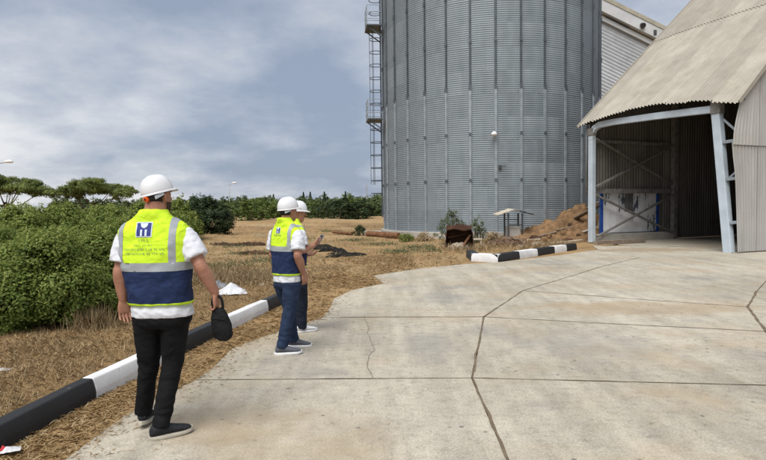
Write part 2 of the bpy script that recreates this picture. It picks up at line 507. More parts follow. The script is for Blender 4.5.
M['lamp_white'] = simple('lamp_housing', (0.75, 0.76, 0.78), (0.6, 0.6, 0.62), 3, 0.45)
M['pole'] = simple('pole_paint', (0.40, 0.41, 0.42), (0.28, 0.29, 0.30), 3, 0.6)
# people
M['skin'] = simple('skin', (0.40, 0.20, 0.132), (0.29, 0.135, 0.088), 16, 0.55, 0.35, bump=0.08, bdist=0.004)
M['stubble'] = simple('short_beard', (0.075, 0.045, 0.032), (0.04, 0.024, 0.018), 90, 0.8, 0.2, bump=0.4, bdist=0.004)
M['hair'] = simple('dark_hair', (0.022, 0.016, 0.013), (0.012, 0.009, 0.008), 60, 0.7, 0.3, bump=0.5, bdist=0.006)
M['eye'] = simple('eye_white', (0.7, 0.68, 0.65), (0.6, 0.58, 0.55), 8, 0.2, 0.5)
M['iris'] = simple('iris', (0.03, 0.02, 0.015), (0.02, 0.012, 0.01), 8, 0.2, 0.5)
M['lip'] = simple('lip', (0.40, 0.16, 0.12), (0.34, 0.13, 0.10), 20, 0.5)
M['hat'] = simple('white_hat_plastic', (0.70, 0.71, 0.73), (0.64, 0.65, 0.67), 5, 0.28, 0.5)
M['hat_band'] = simple('black_strap', (0.022, 0.022, 0.024), (0.015, 0.015, 0.016), 12, 0.6)
M['hat_grey'] = simple('grey_tab', (0.50, 0.54, 0.57), (0.42, 0.46, 0.49), 12, 0.5)
M['orange'] = simple('orange_knob', (0.85, 0.13, 0.015), (0.75, 0.10, 0.01), 12, 0.4)
M['hi_vis'] = fabric('hi_vis_yellow', (0.56, 0.80, 0.035), 0.06, 9, 0.8, 0.8, 0.04)
M['navy'] = fabric('navy_cloth', (0.018, 0.030, 0.080), 0.25, 9, 0.85, 0.85, 0.04)
M['tape'] = fabric('reflective_tape', (0.30, 0.325, 0.345), 0.08, 40, 0.45, 0.2, 0.012, 0.5)
M['shirt'] = fabric('white_cotton', (0.62, 0.635, 0.68), 0.04, 9, 0.9, 0.85, 0.04)
M['black_cloth'] = fabric('black_cotton', (0.0075, 0.0075, 0.0085), 0.3, 9, 0.9, 0.9, 0.04)
M['denim'] = fabric('dark_denim', (0.020, 0.032, 0.065), 0.25, 14, 0.9, 0.5, 0.03)
M['denim_black'] = fabric('black_denim', (0.014, 0.018, 0.030), 0.25, 14, 0.9, 0.5, 0.03)
M['shoe_black'] = fabric('black_knit', (0.022, 0.023, 0.026), 0.3, 40, 0.8, 0.2, 0.01)
M['shoe_grey'] = fabric('grey_knit', (0.10, 0.105, 0.125), 0.3, 40, 0.8, 0.2, 0.01)
M['shoe_white'] = fabric('white_shoe', (0.72, 0.72, 0.73), 0.05, 30, 0.6, 0.2, 0.01)
M['sole'] = simple('pale_sole', (0.50, 0.46, 0.38), (0.36, 0.33, 0.27), 14, 0.8)
M['sole_white'] = simple('white_sole', (0.78, 0.78, 0.78), (0.62, 0.62, 0.62), 14, 0.7)
M['logo_navy'] = simple('print_navy', (0.030, 0.045, 0.22), (0.024, 0.036, 0.18), 30, 0.7)
M['logo_pale'] = simple('print_pale', (0.62, 0.68, 0.76), (0.55, 0.62, 0.70), 30, 0.7)
M['logo_ink'] = simple('print_ink', (0.30, 0.42, 0.10), (0.25, 0.36, 0.09), 30, 0.7)
M['bag'] = fabric('black_bag_cloth', (0.011, 0.011, 0.012), 0.2, 20, 0.8, 0.4, 0.015)
M['phone'] = simple('phone_case', (0.11, 0.12, 0.14), (0.08, 0.085, 0.10), 9, 0.35, 0.5)
M['screen'] = simple('phone_screen', (0.02, 0.022, 0.028), (0.015, 0.016, 0.02), 9, 0.1, 0.5)

# ================================================================== GROUND
def kerb_x(y): return np.interp(np.asarray(y, dtype=np.float64), [-20, 3.72, 4.82, 7.2, 8.62, 10.0, 30], [-4.9, -2.60, -2.485, -2.10, -1.84, -1.58, 2.2])
def ground_z(x, y):
    x = np.asarray(x, dtype=np.float64); y = np.asarray(y, dtype=np.float64)
    z = np.full(np.broadcast(x, y).shape, -0.03)
    left = 1 - sstep(-0.10, 0.02, x - (kerb_x(y) - 0.13))
    fade = 1 - sstep(9.6, 13.0, y)
    z = z + left * fade * 0.145
    strip = sstep(0, .15, x - kerb_x(y)) * 0
    m = sstep(0.5, 9, (-2 + 0.28 * (y - 10)) - 1.5 - x) * sstep(9, 16, y)
    m = np.maximum(m, sstep(48, 80, y))
    bumps = (fbm(x * 0.18, y * 0.18, 3, 4) - 0.5) * 0.55 + (fbm(x * 0.9, y * 0.9, 8, 3) - 0.5) * 0.12
    z = z + m * (bumps + 0.10 + 0.28 * sstep(25, 70, y))
    z = z + (fbm(x * 3, y * 3, 5, 3) - 0.5) * 0.035 * sstep(0, 1, left * 1.0 + m)
    # soft ridge of earth across the waste ground
    rd = np.abs(y - 30 - 0.12 * x); z = z + m * 0.22 * np.exp(-(rd / 2.2) ** 2) * sstep(-2, -5, x)
    return z

def axis(lo, hi, near_lo, near_hi, step, grow):
    a = list(np.arange(near_lo, near_hi + 1e-6, step))
    s = step; v = near_hi
    while v < hi: s *= grow; v += s; a.append(v)
    s = step; v = near_lo; b = []
    while v > lo: s *= grow; v -= s; b.append(v)
    return np.array(b[::-1] + a)
gx = axis(-2600, 2600, -7, 3, 0.11, 1.07)
gy = axis(-400, 3600, 1.5, 14, 0.13, 1.05)
XX, YY = np.meshgrid(gx, gy)
ZZ = ground_z(XX, YY)
nx, ny = len(gx), len(gy)
ii = (np.arange(ny - 1)[:, None] * nx + np.arange(nx - 1)[None, :]).ravel()
gm = np_mesh('ground', np.stack([XX.ravel(), YY.ravel(), ZZ.ravel()], 1), np.stack([ii, ii + 1, ii + nx + 1, ii + nx], 1), True)
obj('ground', gm, M['soil'], kind='structure')

# ------------------------------------------------------------------ concrete yard
def pts(seq):
    r = []
    for q in seq:
        if len(q) == 3: r.append((q[1], q[2]))
        else:
            g = G(q[0], q[1]); r.append((g.x, g.y))
    return r
def inset(poly, d):
    n = len(poly)
    area = sum(poly[i][0] * poly[(i + 1) % n][1] - poly[(i + 1) % n][0] * poly[i][1] for i in range(n))
    if area < 0: poly = poly[::-1]
    res = []
    for i in range(n):
        p0, p1, p2 = Vector(poly[i - 1]), Vector(poly[i]), Vector(poly[(i + 1) % n])
        a = (p1 - p0).normalized(); b = (p2 - p1).normalized()
        na = Vector((-a.y, a.x)); nb = Vector((-b.y, b.x))
        mm = na + nb
        if mm.length < 1e-6: mm = na
        mm.normalize()
        c = max(0.35, mm.dot(na))
        q = p1 + mm * (d / c)
        res.append((q.x, q.y))
    return res
yard = empty('concrete_yard'); tag(yard, kind='structure')
EDGE = [(195, 380), (214, 366), (232, 348), (262, 337), (322, 317.5)]
EDGE2 = [(322, 317.5), (330, 307), (333, 299), (352, 290), (383, 283.5), (374, 275.5), (418, 268.5), (470, 263.5)]
SLABS = [
    [('w', -2.35, -2), ('w', -2.2, 2.2), (40, 474), (65, 459), (98, 434), (126, 414), (160, 396), (195, 380), (472, 378), (508, 460), (575, 640), ('w', 1.1, -2)],
    EDGE + [(484, 317), (472, 378)],
    EDGE2 + [(500, 262), (560, 255), (598, 249.5), (640, 257.5), (600, 267), (575, 275), (523, 290.5), (484, 317)],
    [(472, 378), (830, 387), (1150, 640), ('w', 5, -2), ('w', 1.1, -2), (575, 640), (508, 460)],
    [(472, 378), (484, 317), (615, 324), (766, 331.5), (830, 387)],
    [(484, 317), (523, 290.5), (640, 299.5), (748, 307), (766, 331.5), (615, 324)],
    [(523, 290.5), (575, 275), (600, 267), (640, 257.5), (728, 258), (790, 255), (757, 291), (748, 307), (640, 299.5)],
    [(766, 331.5), (748, 307), (757, 291), (790, 255), (1200, 262), (1500, 420), (830, 387)],
    [(598, 249.5), (592, 245.5), (690, 247), (735, 253.5), (790, 250), (790, 255), (728, 258), (640, 257.5)],
]
for sl in SLABS:
    P = inset(pts(sl), 0.009)
    mb = MB(); mb.poly(P, -0.12, 0.0)
    me = mb.mesh('slab')
    bm = bmesh.new(); bm.from_mesh(me)
    bmesh.ops.triangulate(bm, faces=[f for f in bm.faces if len(f.verts) > 4])
    bm.to_mesh(me); bm.free()
    obj('slab', me, M['concrete'], yard)

def strip(name, path, wd, mat, parent, z=0.004, jit=0.0, kind=None):
    mb = MB(); vs = []; fs = []
    P = [Vector((p[0], p[1])) for p in path]
    # resample with jitter
    Q = []
    for a, b in zip(P[:-1], P[1:]):
        n = max(1, int((b - a).length / 0.12))
        for i in range(n): Q.append(a.lerp(b, i / n))
    Q.append(P[-1])
    for i, p in enumerate(Q):
        d = (Q[min(i + 1, len(Q) - 1)] - Q[max(i - 1, 0)]).normalized()
        nn = Vector((-d.y, d.x))
        j = (noise.noise(Vector((p.x * 2.3, p.y * 2.3, 3))) * jit * 2.5 + noise.noise(Vector((p.x * 8, p.y * 8, 1))) * jit)
        ww = wd * (0.65 + 0.7 * random.random())
        c = p + nn * j
        vs += [(c.x + nn.x * ww / 2, c.y + nn.y * ww / 2, z), (c.x - nn.x * ww / 2, c.y - nn.y * ww / 2, z)]
        if i: fs.append((2 * i - 2, 2 * i - 1, 2 * i + 1, 2 * i))
    mb.add(vs, fs)
    return mb.build(name, mat, parent)
strip('joint_filler', pts([(575, 640), (508, 460), (472, 378), (484, 317), (523, 290.5), (575, 275), (600, 267), (640, 257.5)]), 0.021, M['dark_joint'], yard, jit=0.008)
strip('joint_filler', pts([(195, 380), (472, 378), (830, 387)]), 0.011, M['dark_joint'], yard, jit=0.005)
strip('joint_filler', pts([(340, 317.3), (484, 317), (615, 324), (766, 331.5)]), 0.018, M['dark_joint'], yard, jit=0.006)
strip('joint_filler', pts([(523, 290.5), (640, 299.5), (748, 307)]), 0.022, M['dark_joint'], yard, jit=0.006)
strip('joint_filler', pts([(757, 291), (748, 307), (766, 331.5), (830, 387)]), 0.034, M['dark_joint'], yard, jit=0.006)
strip('crack', pts([(364, 316), (367, 326), (370, 338), (374, 350), (366, 364), (373, 378)]), 0.007, M['crack'], yard, jit=0.02)
0 and strip('crack', pts([(418, 380), (423, 400), (420, 425), (430, 448), (429, 480)]), 0.0032, M['crack'], yard, jit=0.015)
0 and strip('crack', pts([(600, 325), (640, 345), (655, 385)]), 0.0034, M['crack'], yard, jit=0.03)

# ------------------------------------------------------------------ kerbs
def kerb_stone(parent, p0, p1, mat, wd=0.2, ht=0.2, back=0.0, zb=-0.05):
    """p0,p1: front bottom line; body lies to the left of the direction of travel"""
    p0, p1 = Vector(p0), Vector(p1)
    d = (p1 - p0).normalized(); n = Vector((-d.y, d.x))
    p0 = p0 + d * 0.004; p1 = p1 - d * 0.004
    prof = [(0, zb), (0.0, ht * 0.3), (0.022, ht * 0.94), (0.034, ht), (wd, ht), (wd + .005, zb)]
    mb = MB(); vs = []; n_ = len(prof)
    for i in range(7):
        p = p0.lerp(p1, i / 6)
        for a, z in prof:
            jx = 0.006 * noise.noise(Vector((p.x * 4, p.y * 4, z * 9 + a * 7)))
            vs.append((p.x + n.x * (a + jx), p.y + n.y * (a + jx), z + jx * .8))
    fs = [tuple(range(n_)), tuple(range(6 * n_ + n_ - 1, 6 * n_ - 1, -1))]
    for i in range(6):
        for k in range(n_):
            fs.append((i * n_ + k, i * n_ + (k + 1) % n_, (i + 1) * n_ + (k + 1) % n_, (i + 1) * n_ + k))
    mb.add(vs, fs)
    return mb.build('kerb_stone', mat, parent, bevel=0.004, smooth=True, sharp=R(25))
kl = empty('kerb', (0, 0, 0), 0, 'black and white painted kerb beside the shrubs and walking people', 'kerb')
ky = [0.2, 1.6, 3.2, 4.72, 6.1, 7.2, 8.7, 9.8]
kc = ['kerb_white', 'kerb_black', 'kerb_black', 'kerb_white', 'kerb_black', 'kerb_white', 'kerb_black']
for a, b, c in zip(ky[:-1], ky[1:], kc):
    kerb_stone(kl, (float(kerb_x(a)), a), (float(kerb_x(b)), b), M[c], 0.13, 0.152)
kr = empty('kerb', (0, 0, 0), 0, 'short black and white kerb in front of the silo and rubbish', 'kerb')
kp = [(466, 256.0), (471, 260.2), (498, 261.5), (520, 258.0), (538, 255.2), (555, 252.3), (567, 250.6), (577, 249.0)]
kc2 = ['kerb_black', 'kerb_white', 'kerb_black', 'kerb_white', 'kerb_black', 'kerb_white', 'kerb_black']
for a, b, c in zip(kp[:-1], kp[1:], kc2):
    g0, g1 = G(*a), G(*b)
    kerb_stone(kr, (g0.x, g0.y), (g1.x, g1.y), M[c], 0.24, 0.20)

# ================================================================== SILO
SX, SY, SR = 6.31, 33.1, 6.2
silo = empty('grain_silo', (SX, SY, 0), 0, 'tall round corrugated galvanised steel grain silo with vertical ribs', 'silo')
mb = MB(); mb.cyl((0, 0, -0.3), (0, 0, 0.30), SR + 0.22, SR + 0.22, 72)
mb.build('plinth', M['plinth'], silo, bevel=0.02)
RH, NSEG, PER = 1.12, 144, 7
NC = 11
rows = NC * PER + 1
zz = np.linspace(0, RH, rows)
rr = SR + 0.0075 * np.sin(zz / RH * NC * 2 * np.pi)
th = np.linspace(0, 2 * np.pi, NSEG, endpoint=False)
V = np.stack([(rr[:, None] * np.cos(th)), (rr[:, None] * np.sin(th)), np.repeat(zz[:, None], NSEG, 1)], 2).reshape(-1, 3)
a = np.arange(rows - 1)[:, None] * NSEG; b = np.arange(NSEG)[None, :]; b2 = (b + 1) % NSEG
FQ = np.stack([a + b, a + b2, a + NSEG + b2, a + NSEG + b], 2).reshape(-1, 4)
ringm = np_mesh('wall_ring', V, FQ, True)
ringm.materials.append(M['silo'])
NR = 15
for i in range(NR):
    inst('wall_ring', ringm, silo, Matrix.Translation((0, 0, 0.302 + i * RH)) @ Matrix.Rotation((i % 2) * 2 * math.pi / 32, 4, 'Z') @ Matrix.Diagonal((1 - .0006 * (i % 2), 1 - .0006 * (i % 2), 1, 1)))
ZT = 0.302 + NR * RH
NST = 32
def stiff(z0, z1, wd, dp, open_=True):
    m_ = MB()
    # lipped channel standing off the wall: two flanges on the wall, two webs, one face
    x0 = SR + 0.012
    prof = [(x0, -wd / 2 - .025), (x0 + .004, -wd / 2), (x0 + dp, -wd / 2 + .008), (x0 + dp, wd / 2 - .008), (x0 + .004, wd / 2), (x0, wd / 2 + .025)]
    vs = []
    for z in (z0, z1):
        vs += [(p[0], p[1], z) for p in prof]
    n_ = len(prof)
    fs = [(i, i + 1, n_ + i + 1, n_ + i) for i in range(n_ - 1)] + [tuple(range(n_)), tuple(range(n_, 2 * n_))]
    m_.add(vs, fs)
    return m_.mesh('stiffener')
ZS = 7.35
lowm = stiff(0.31, ZS, 0.105, 0.065); lowm.materials.append(M['galv'])
upm = stiff(ZS + 0.02, ZT - 0.05, 0.06, 0.06); upm.materials.append(M['galv_dark'])
spl = MB(); spl.box((SR + 0.075, 0, 0), (0.05, .125, .15)); splm = spl.mesh('splice_plate'); splm.materials.append(M['galv_dark'])
for i in range(NST):
    an = 2 * math.pi * (i + 0.35) / NST
    mw = Matrix.Rotation(an, 4, 'Z')
    s1 = inst('stiffener', lowm, silo, mw)
    s2 = inst('stiffener', upm, silo, mw)
    for zq, par, kz in ((2.85, s1, 1), (5.1, s1, 1), (ZS, s1, 1.5), (9.6, s2, 1.4), (11.8, s2, 1.4)):
        inst('splice_plate', splm, par, Matrix.Translation((0, 0, zq)) @ Matrix.Diagonal((1, .8 if par is s2 else 1, kz, 1)))
mb = MB(); n_ = 64; vs = []; fs = []
for r_, z_ in ((SR + 0.15, ZT - 0.05), (SR + 0.15, ZT + 0.02), (0.6, ZT + 3.1), (0.6, ZT + 3.5)):
    vs += [(r_ * math.cos(2 * math.pi * k / n_), r_ * math.sin(2 * math.pi * k / n_), z_) for k in range(n_)]
for i in range(3):
    fs += [(i * n_ + k, i * n_ + (k + 1) % n_, (i + 1) * n_ + (k + 1) % n_, (i + 1) * n_ + k) for k in range(n_)]
fs.append(tuple(range(3 * n_, 4 * n_)))
mb.add(vs, fs); mb.build('roof_cone', M['galv'], silo)
# caged ladder on the left flank
lad = empty('ladder', (0, 0, 0)); lad.parent = silo
LA = math.pi + 0.10          # direction of the ladder on the silo wall
lad.rotation_euler = (0, 0, LA)
LX = SR + 0.16
mb = MB()
mb.beam((LX, -0.22, 1.0), (LX, -0.22, ZT + 1.0), 0.05, 0.04)
mb.build('ladder_rail', M['galv_dark'], lad)
mb = MB(); mb.beam((LX, 0.22, 1.0), (LX, 0.22, ZT + 1.0), 0.05, 0.04)
mb.build('ladder_rail', M['galv_dark'], lad)
mb = MB(); mb.cyl((LX, -0.22, 0), (LX, 0.22, 0), 0.014, n=6); rung = mb.mesh('rung'); rung.materials.append(M['galv_dark'])
for i in range(int((ZT) / 0.3)):
    inst('rung', rung, lad, Matrix.Translation((0, 0, 1.2 + i * 0.3)))
mb = MB()
pth = [(LX, -0.24, 0), (LX + 0.2, -0.36, 0), (LX + 0.45, -0.34, 0), (LX + 0.62, -0.15, 0), (LX + 0.64, 0.0, 0), (LX + 0.62, 0.15, 0), (LX + 0.45, 0.34, 0), (LX + 0.2, 0.36, 0), (LX, 0.24, 0)]
mb.tube(pth, 0.022, 6); hoop = mb.mesh('cage_hoop'); hoop.materials.append(M['galv_dark'])
for i in range(22):
    z_ = 2.4 + i * 0.74
    if abs(z_ - 6.8) < 0.3 or abs(z_ - 12.1) < 0.3: continue
    inst('cage_hoop', hoop, lad, Matrix.Translation((0, 0, z_)))
for yy in (-0.34, 0.0, 0.34):
    mb = MB(); xx = LX + (0.64 if yy == 0 else 0.45)
    mb.beam((xx, yy, 2.9), (xx, yy, 12.0), 0.03, 0.012)
    mb.build('cage_bar', M['galv_dark'], lad)
for z_ in (6.63, 11.9):
    pl = MB(); pl.box((LX + 0.42, 0.0, z_), (0.86, 1.5, 0.07))
    pf = pl.build('platform', M['galv_dark'], silo); pf.rotation_euler = (0, 0, LA)
    for yy in (-0.72, 0, 0.72):
        rl = MB(); rl.beam((LX + 0.82, yy, z_), (LX + 0.82, yy, z_ + 1.1), 0.04, 0.04); rl.build('railing_post', M['galv'], pf)
    for zq in (0.35, 0.72, 1.1):
        rl = MB(); rl.tube([(LX, -0.72, z_ + zq), (LX + 0.82, -0.72, z_ + zq), (LX + 0.82, 0.72, z_ + zq), (LX, 0.72, z_ + zq)], .018, 6); rl.build('railing_bar', M['galv'], pf)
    for yy in (-.55, .55):
        br = MB(); br.beam((LX - .1, yy, z_ - 0.65), (LX + 0.75, yy, z_ - 0.05), 0.06, 0.06); br.build('bracket', M['galv_dark'], pf)

# lamp and cable box fixed to the silo front
def on_silo(px, py):
    d = CAM_ROT @ Vector(((px - 383.0) / F, (230.0 - py) / F, -1.0)); d.normalize()
    o = Vector((0, 0, CAMZ)); dx, dy = d.x, d.y
    A = dx * dx + dy * dy; B = -2 * (dx * SX + dy * SY); C = SX * SX + SY * SY - (SR + 0.08) ** 2
    t = (-B - math.sqrt(B * B - 4 * A * C)) / (2 * A)
    return o + d * t
lp = on_silo(494, 134)
lt = empty('floodlight', lp, math.atan2(lp.y - SY, lp.x - SX), 'small white bell floodlight fixed high on the silo wall', 'lamp')
mb = MB(); mb.tube([(0.0, 0, .05), (0.12, 0, .1), (0.2, 0, .06)], 0.025, 8); mb.build('bracket', M['steel_dark'], lt)
mb = MB(); mb.tube([(0.2, 0, .1), (0.2, 0, .04), (0.22, 0, -.06), (0.23, 0, -.12)], [.05, .12, .16, .12], 14); mb.build('shade', M['lamp_white'], lt, smooth=True)
lp = on_silo(500, 167)
lt = empty('cable_box', lp, math.atan2(lp.y - SY, lp.x - SX), 'small dark cable box fixed on the silo below the floodlight', 'box')
mb = MB(); mb.box((0.02, 0, 0), (.1, .14, .16)); mb.build('case', M['steel_dark'], lt, bevel=.01)
mb = MB(); mb.tube([(0.02, 0.0, .05), (.03, .2, .02), (.02, .28, 0.06)], .012, 6); mb.build('cable', M['steel_dark'], lt)

# ================================================================== SHED
UX, UY = 0.39, -0.92
_l = math.hypot(UX, UY); UX /= _l; UY /= _l
shed = empty('storage_shed', (8.8, 23.3, 0), math.atan2(UY, UX), 'open fronted shed with steep beige corrugated roof and pale gable', 'shed')
SL = 0.9
def eave(s): return 5.46 - (0.036 if s < 2.4 else .029) * (s - 2.4) ** 2
def roof_z(s, t): return 5.2 + SL * t + (eave(s) - 5.2) * math.exp(-max(t, 0) / 1.8)
def corr_sheet(f, s0, s1, r0, r1, pitch, amp, nr, nrm, name, per=6):
    """sheet with waves along s: f(s, r) -> point, nrm offset direction"""
    ns = max(4, int(round((s1 - s0) / pitch * per)))
    vs = []; fs = []
    for i in range(ns + 1):
        s = s0 + (s1 - s0) * i / ns
        o = amp * math.sin(2 * math.pi * s / pitch)
        for j in range(nr + 1):
            r = r0 + (r1 - r0) * j / nr
            p = Vector(f(s, r)) + Vector(nrm) * o
            vs.append(p)
    m_ = nr + 1
    for i in range(ns):
        for j in range(nr):
            fs.append((i * m_ + j, (i + 1) * m_ + j, (i + 1) * m_ + j + 1, i * m_ + j + 1))
    me = bpy.data.meshes.new(name); me.from_pydata([tuple(v) for v in vs], [], fs)
    me.polygons.foreach_set('use_smooth', np.ones(len(me.polygons), dtype=bool)); me.update()
    return me
rn = Vector((0, -SL, 1)).normalized()
SW = 0.84; s_lo, s_hi = -0.52, 6.46
ns_ = 8
RT = 8.2     # ridge t
for c in range(ns_):
    a_ = s_lo + (s_hi - s_lo) * c / ns_; b_ = s_lo + (s_hi - s_lo) * (c + 1) / ns_
    if c == ns_ - 1: b_ = s_hi
    for row, (t0, t1, lift) in enumerate(((-0.32, 4.25, 0.0), (4.12, RT, 0.035))):
        dz = lift
        jag = random.uniform(-.05, .05) if row == 0 else random.uniform(-.03, .03)
        me = corr_sheet(lambda s, t: (s, t, roof_z(s, t) + dz), a_, b_, t0 + jag, t1, 0.1454, 0.034, 9, rn, 'roof_sheet')
        obj('roof_sheet', me, M['roof'], shed)
me = corr_sheet(lambda s, t: (s, t, roof_z(s, RT) - SL * (t - RT)), s_lo, s_hi, RT, 2 * RT + .3, 0.125, 0.019, 2, (0, SL, 1), 'roof_slope')
obj('roof_slope', me, M['roof'], shed)
# verge flashing at both ends of the roof
for s_ in (s_lo - 0.01, s_hi + 0.012):
    mb = MB(); P_ = [(-0.30 + (RT + .3) * i / 10) for i in range(11)]
    mb.ribbon([(s_, p, roof_z(s_, p)) for p in P_], .03, .13, (1, 0, 0))
    mb.build('verge_flashing', M['roof'], shed)
# portal frame
mb = MB(); mb.box((0, 0, 2.3), (0.24, 0.20, 4.6)); mb.build('column', M['blue_steel'], shed, bevel=.012)
mb = MB(); mb.beam((6.0, 0, -.02), (5.52, 0, 4.62), 0.22, 0.28, up=(1, 0, 0)); mb.build('column', M['blue_steel'], shed, bevel=.012)
BP = [(0.0, 4.30), (0.04, 4.58), (0.18, 4.76), (0.45, 4.86), (1.2, 4.87), (3.0, 4.80), (4.4, 4.73), (5.62, 4.66)]
mb = MB(); vs = []; fs = []
for i, (s_, z_) in enumerate(BP):
    p, q = BP[max(i - 1, 0)], BP[min(i + 1, len(BP) - 1)]
    d_ = Vector((q[0] - p[0], 0, q[1] - p[1])).normalized(); n_ = Vector((-d_.z, 0, d_.x))
    for h_ in (-.12, .12):
        for y_ in (-.09, .09):
            vs.append((s_ + n_.x * h_, y_ - .02, z_ + n_.z * h_))
for i in range(len(BP) - 1):
    k = 4 * i
    fs += [(k, k + 1, k + 5, k + 4), (k + 2, k + 6, k + 7, k + 3), (k, k + 4, k + 6, k + 2), (k + 1, k + 3, k + 7, k + 5)]
fs += [(0, 2, 3, 1), (4 * len(BP) - 4, 4 * len(BP) - 3, 4 * len(BP) - 1, 4 * len(BP) - 2)]
mb.add(vs, fs); mb.build('portal_beam', M['blue_steel'], shed, bevel=.01)
mb = MB(); mb.box((5.55, -.02, 4.72), (.34, .26, .44)); mb.build('joint_plate', M['frame_grey'], shed, bevel=.02)
mb = MB(); mb.box((0.02, -.02, 4.62), (.3, .24, .3)); mb.build('joint_plate', M['frame_grey'], shed, bevel=.02)
# eave rail, purlins, rafters
mb = MB(); pr = [s_lo + .1 + (s_hi - s_lo - .2) * i / 14 for i in range(15)]
mb.ribbon([(p, .1, eave(p) - .14) for p in pr], .08, .12)
mb.build('eave_rail', M['steel_dark'], shed)
for t_ in (1.3, 2.7, 4.1, 5.5, 6.9):
    mb = MB(); mb.ribbon([(p, t_, roof_z(p, t_) - .2) for p in pr], .1, .16); mb.build('purlin', M['steel_dark'], shed)
# gable wall facing the yard: lower and upper rows of sheets
GS = 6.27
def gl(t, z):   # ragged leading edge of the gable
    e0 = 0.02 - 0.07 * z - (0.10 if z > 2.6 else 0) * sstep(2.3, 3.4, z) + 0.42 * float(sstep(3.5, 5.2, z))
    return e0
lw = [0.0, 0.86, 1.72, 2.58, 3.44, 4.3, 5.16, 6.02, 6.88, 7.74, 8.2]
ZK = 3.42
for i in range(len(lw) - 1):
    a_, b_ = lw[i], lw[i + 1] + 0.06
    f = lambda t, z: (GS + 0.01 * (i % 2), (t + (gl(t, z) * max(0, 1 - t / 0.9) if i == 0 else 0)), z)
    me = corr_sheet(f, a_, b_, 0.03, ZK + .08, 0.12, 0.024, 8, (1, 0, 0), 'wall_sheet')
    obj('wall_sheet', me, M['gable'], shed)
    def f2(t, r):
        zt = max(roof_z(6.3, max(t, -.2)) - 0.06, ZK + .3)
        z = ZK + (zt - ZK) * r
        return (GS + 0.045 - 0.05 * r * 0, (t + (gl(t, z) * max(0, 1 - t / 0.9) if i == 0 else 0)), z)
    me = corr_sheet(f2, a_, b_, 0, 1, 0.12, 0.024, 6, (1, 0, 0), 'wall_sheet')
    obj('wall_sheet', me, M['gable'], shed)
me = corr_sheet(lambda t, r: (GS, t, 0.02 + (roof_z(6, RT) - SL * (t - RT) - .06) * r), 8.2, 2 * RT, 0, 1, 0.2, .018, 1, (1, 0, 0), 'wall_panel', 4)
obj('wall_panel', me, M['gable'], shed)
# stubs between leaning column and gable, with inner post
mb = MB(); mb.box((6.12, .62, 2.5), (.16, .16, 5.0)); mb.build('post', M['steel_dark'], shed)
for z_ in (0.95, 2.35, 3.55):
    cs = 6.0 - .48 * z_ / 4.62
    mb = MB(); mb.beam((cs + .1, -.02, z_), (GS - .02, .03, z_ + .03), .12, .1); mb.build('stub', M['galv'], shed, bevel=.01)
mb = MB(); mb.beam((5.7, 0.08, 4.3), (6.2, .3, 3.7), .09, .07); mb.build('brace', M['galv'], shed)
mb = MB(); mb.beam((6.2, .25, 2.75), (5.85, .1, 2.35), .08, .06); mb.build('brace', M['galv'], shed)
# left long wall, seen from inside
LT = 2 * RT
zb_ = 2.18
lt_ = [i * 0.86 for i in range(20)]
for i in range(19):
    a_, b_ = lt_[i], lt_[i] + 0.9
    zlow = zb_ if a_ < 4.2 else 0.02
    def f3(t, r):
        top = roof_z(0, t) if t <= RT else roof_z(0, RT) - SL * (t - RT)
        return (-0.14, t, zlow + (max(top, zlow + .2) - .08 - zlow) * r)
    me = corr_sheet(f3, a_, b_, 0, 1, 0.16, .02, 1, (1, 0, 0), 'wall_sheet', 5)
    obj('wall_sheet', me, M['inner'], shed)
for t_ in (4.75, 9.5):
    mb = MB(); mb.box((.06, t_, 4.2), (.2, .22, 8.4)); mb.build('post', M['frame_grey'], shed)
mb = MB(); mb.beam((-.0, 0.1, 2.16), (-.0, 4.7, 2.16), .12, .2); mb.build('wall_rail', M['frame_grey'], shed)
mb = MB(); mb.beam((-.02, 0.1, 4.25), (-.02, 4.7, 4.25), .1, .14); mb.build('wall_rail', M['frame_grey'], shed)
for p, q in (((.1, .1, 4.35), (.1, 4.6, 2.45)), ((.16, .1, 2.35), (.16, 4.6, 4.2)), ((.1, .1, 2.0), (.1, 4.6, .3)), ((.16, .15, .25), (.16, 4.6, 2.0))):
    mb = MB(); mb.beam(p, q, .07, .11, up=(1, 0, 0)); mb.build('brace', M['frame_grey'], shed)
mb = MB(); mb.box((-.12, 2.6, .16), (.4, 4.3, .34)); mb.build('base_beam', M['plinth'], shed, bevel=.02)
# back wall, cross partition and floor
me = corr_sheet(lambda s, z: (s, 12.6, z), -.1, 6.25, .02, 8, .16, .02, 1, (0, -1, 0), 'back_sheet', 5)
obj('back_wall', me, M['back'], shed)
for i in range(5):
    mb = MB(); mb.box((.55 + i * .86, 12.3, 1.55), (.82, .08, 3.0)); mb.build('partition_board', M['back'], shed, bevel=.01)
mb = MB(); mb.beam((0, 12.2, 3.1), (5, 12.2, 3.1), .12, .16); mb.build('rail', M['rust'], shed)
mb = MB(); mb.box((4.9, 12.2, 3.3), (.5, .4, 6.6)); mb.build('post', M['frame_grey'], shed)
mb = MB(); mb.poly([(-.05, .0), (-.05, LT), (6.25, LT), (6.25, 0)], -.1, .006); mb.build('floor', M['concrete'], shed)
mb = MB(); mb.beam((2.1, 9.2, .14), (.3, 10.8, .14), .2, .26); mb.build('floor_beam', M['plinth'], shed)
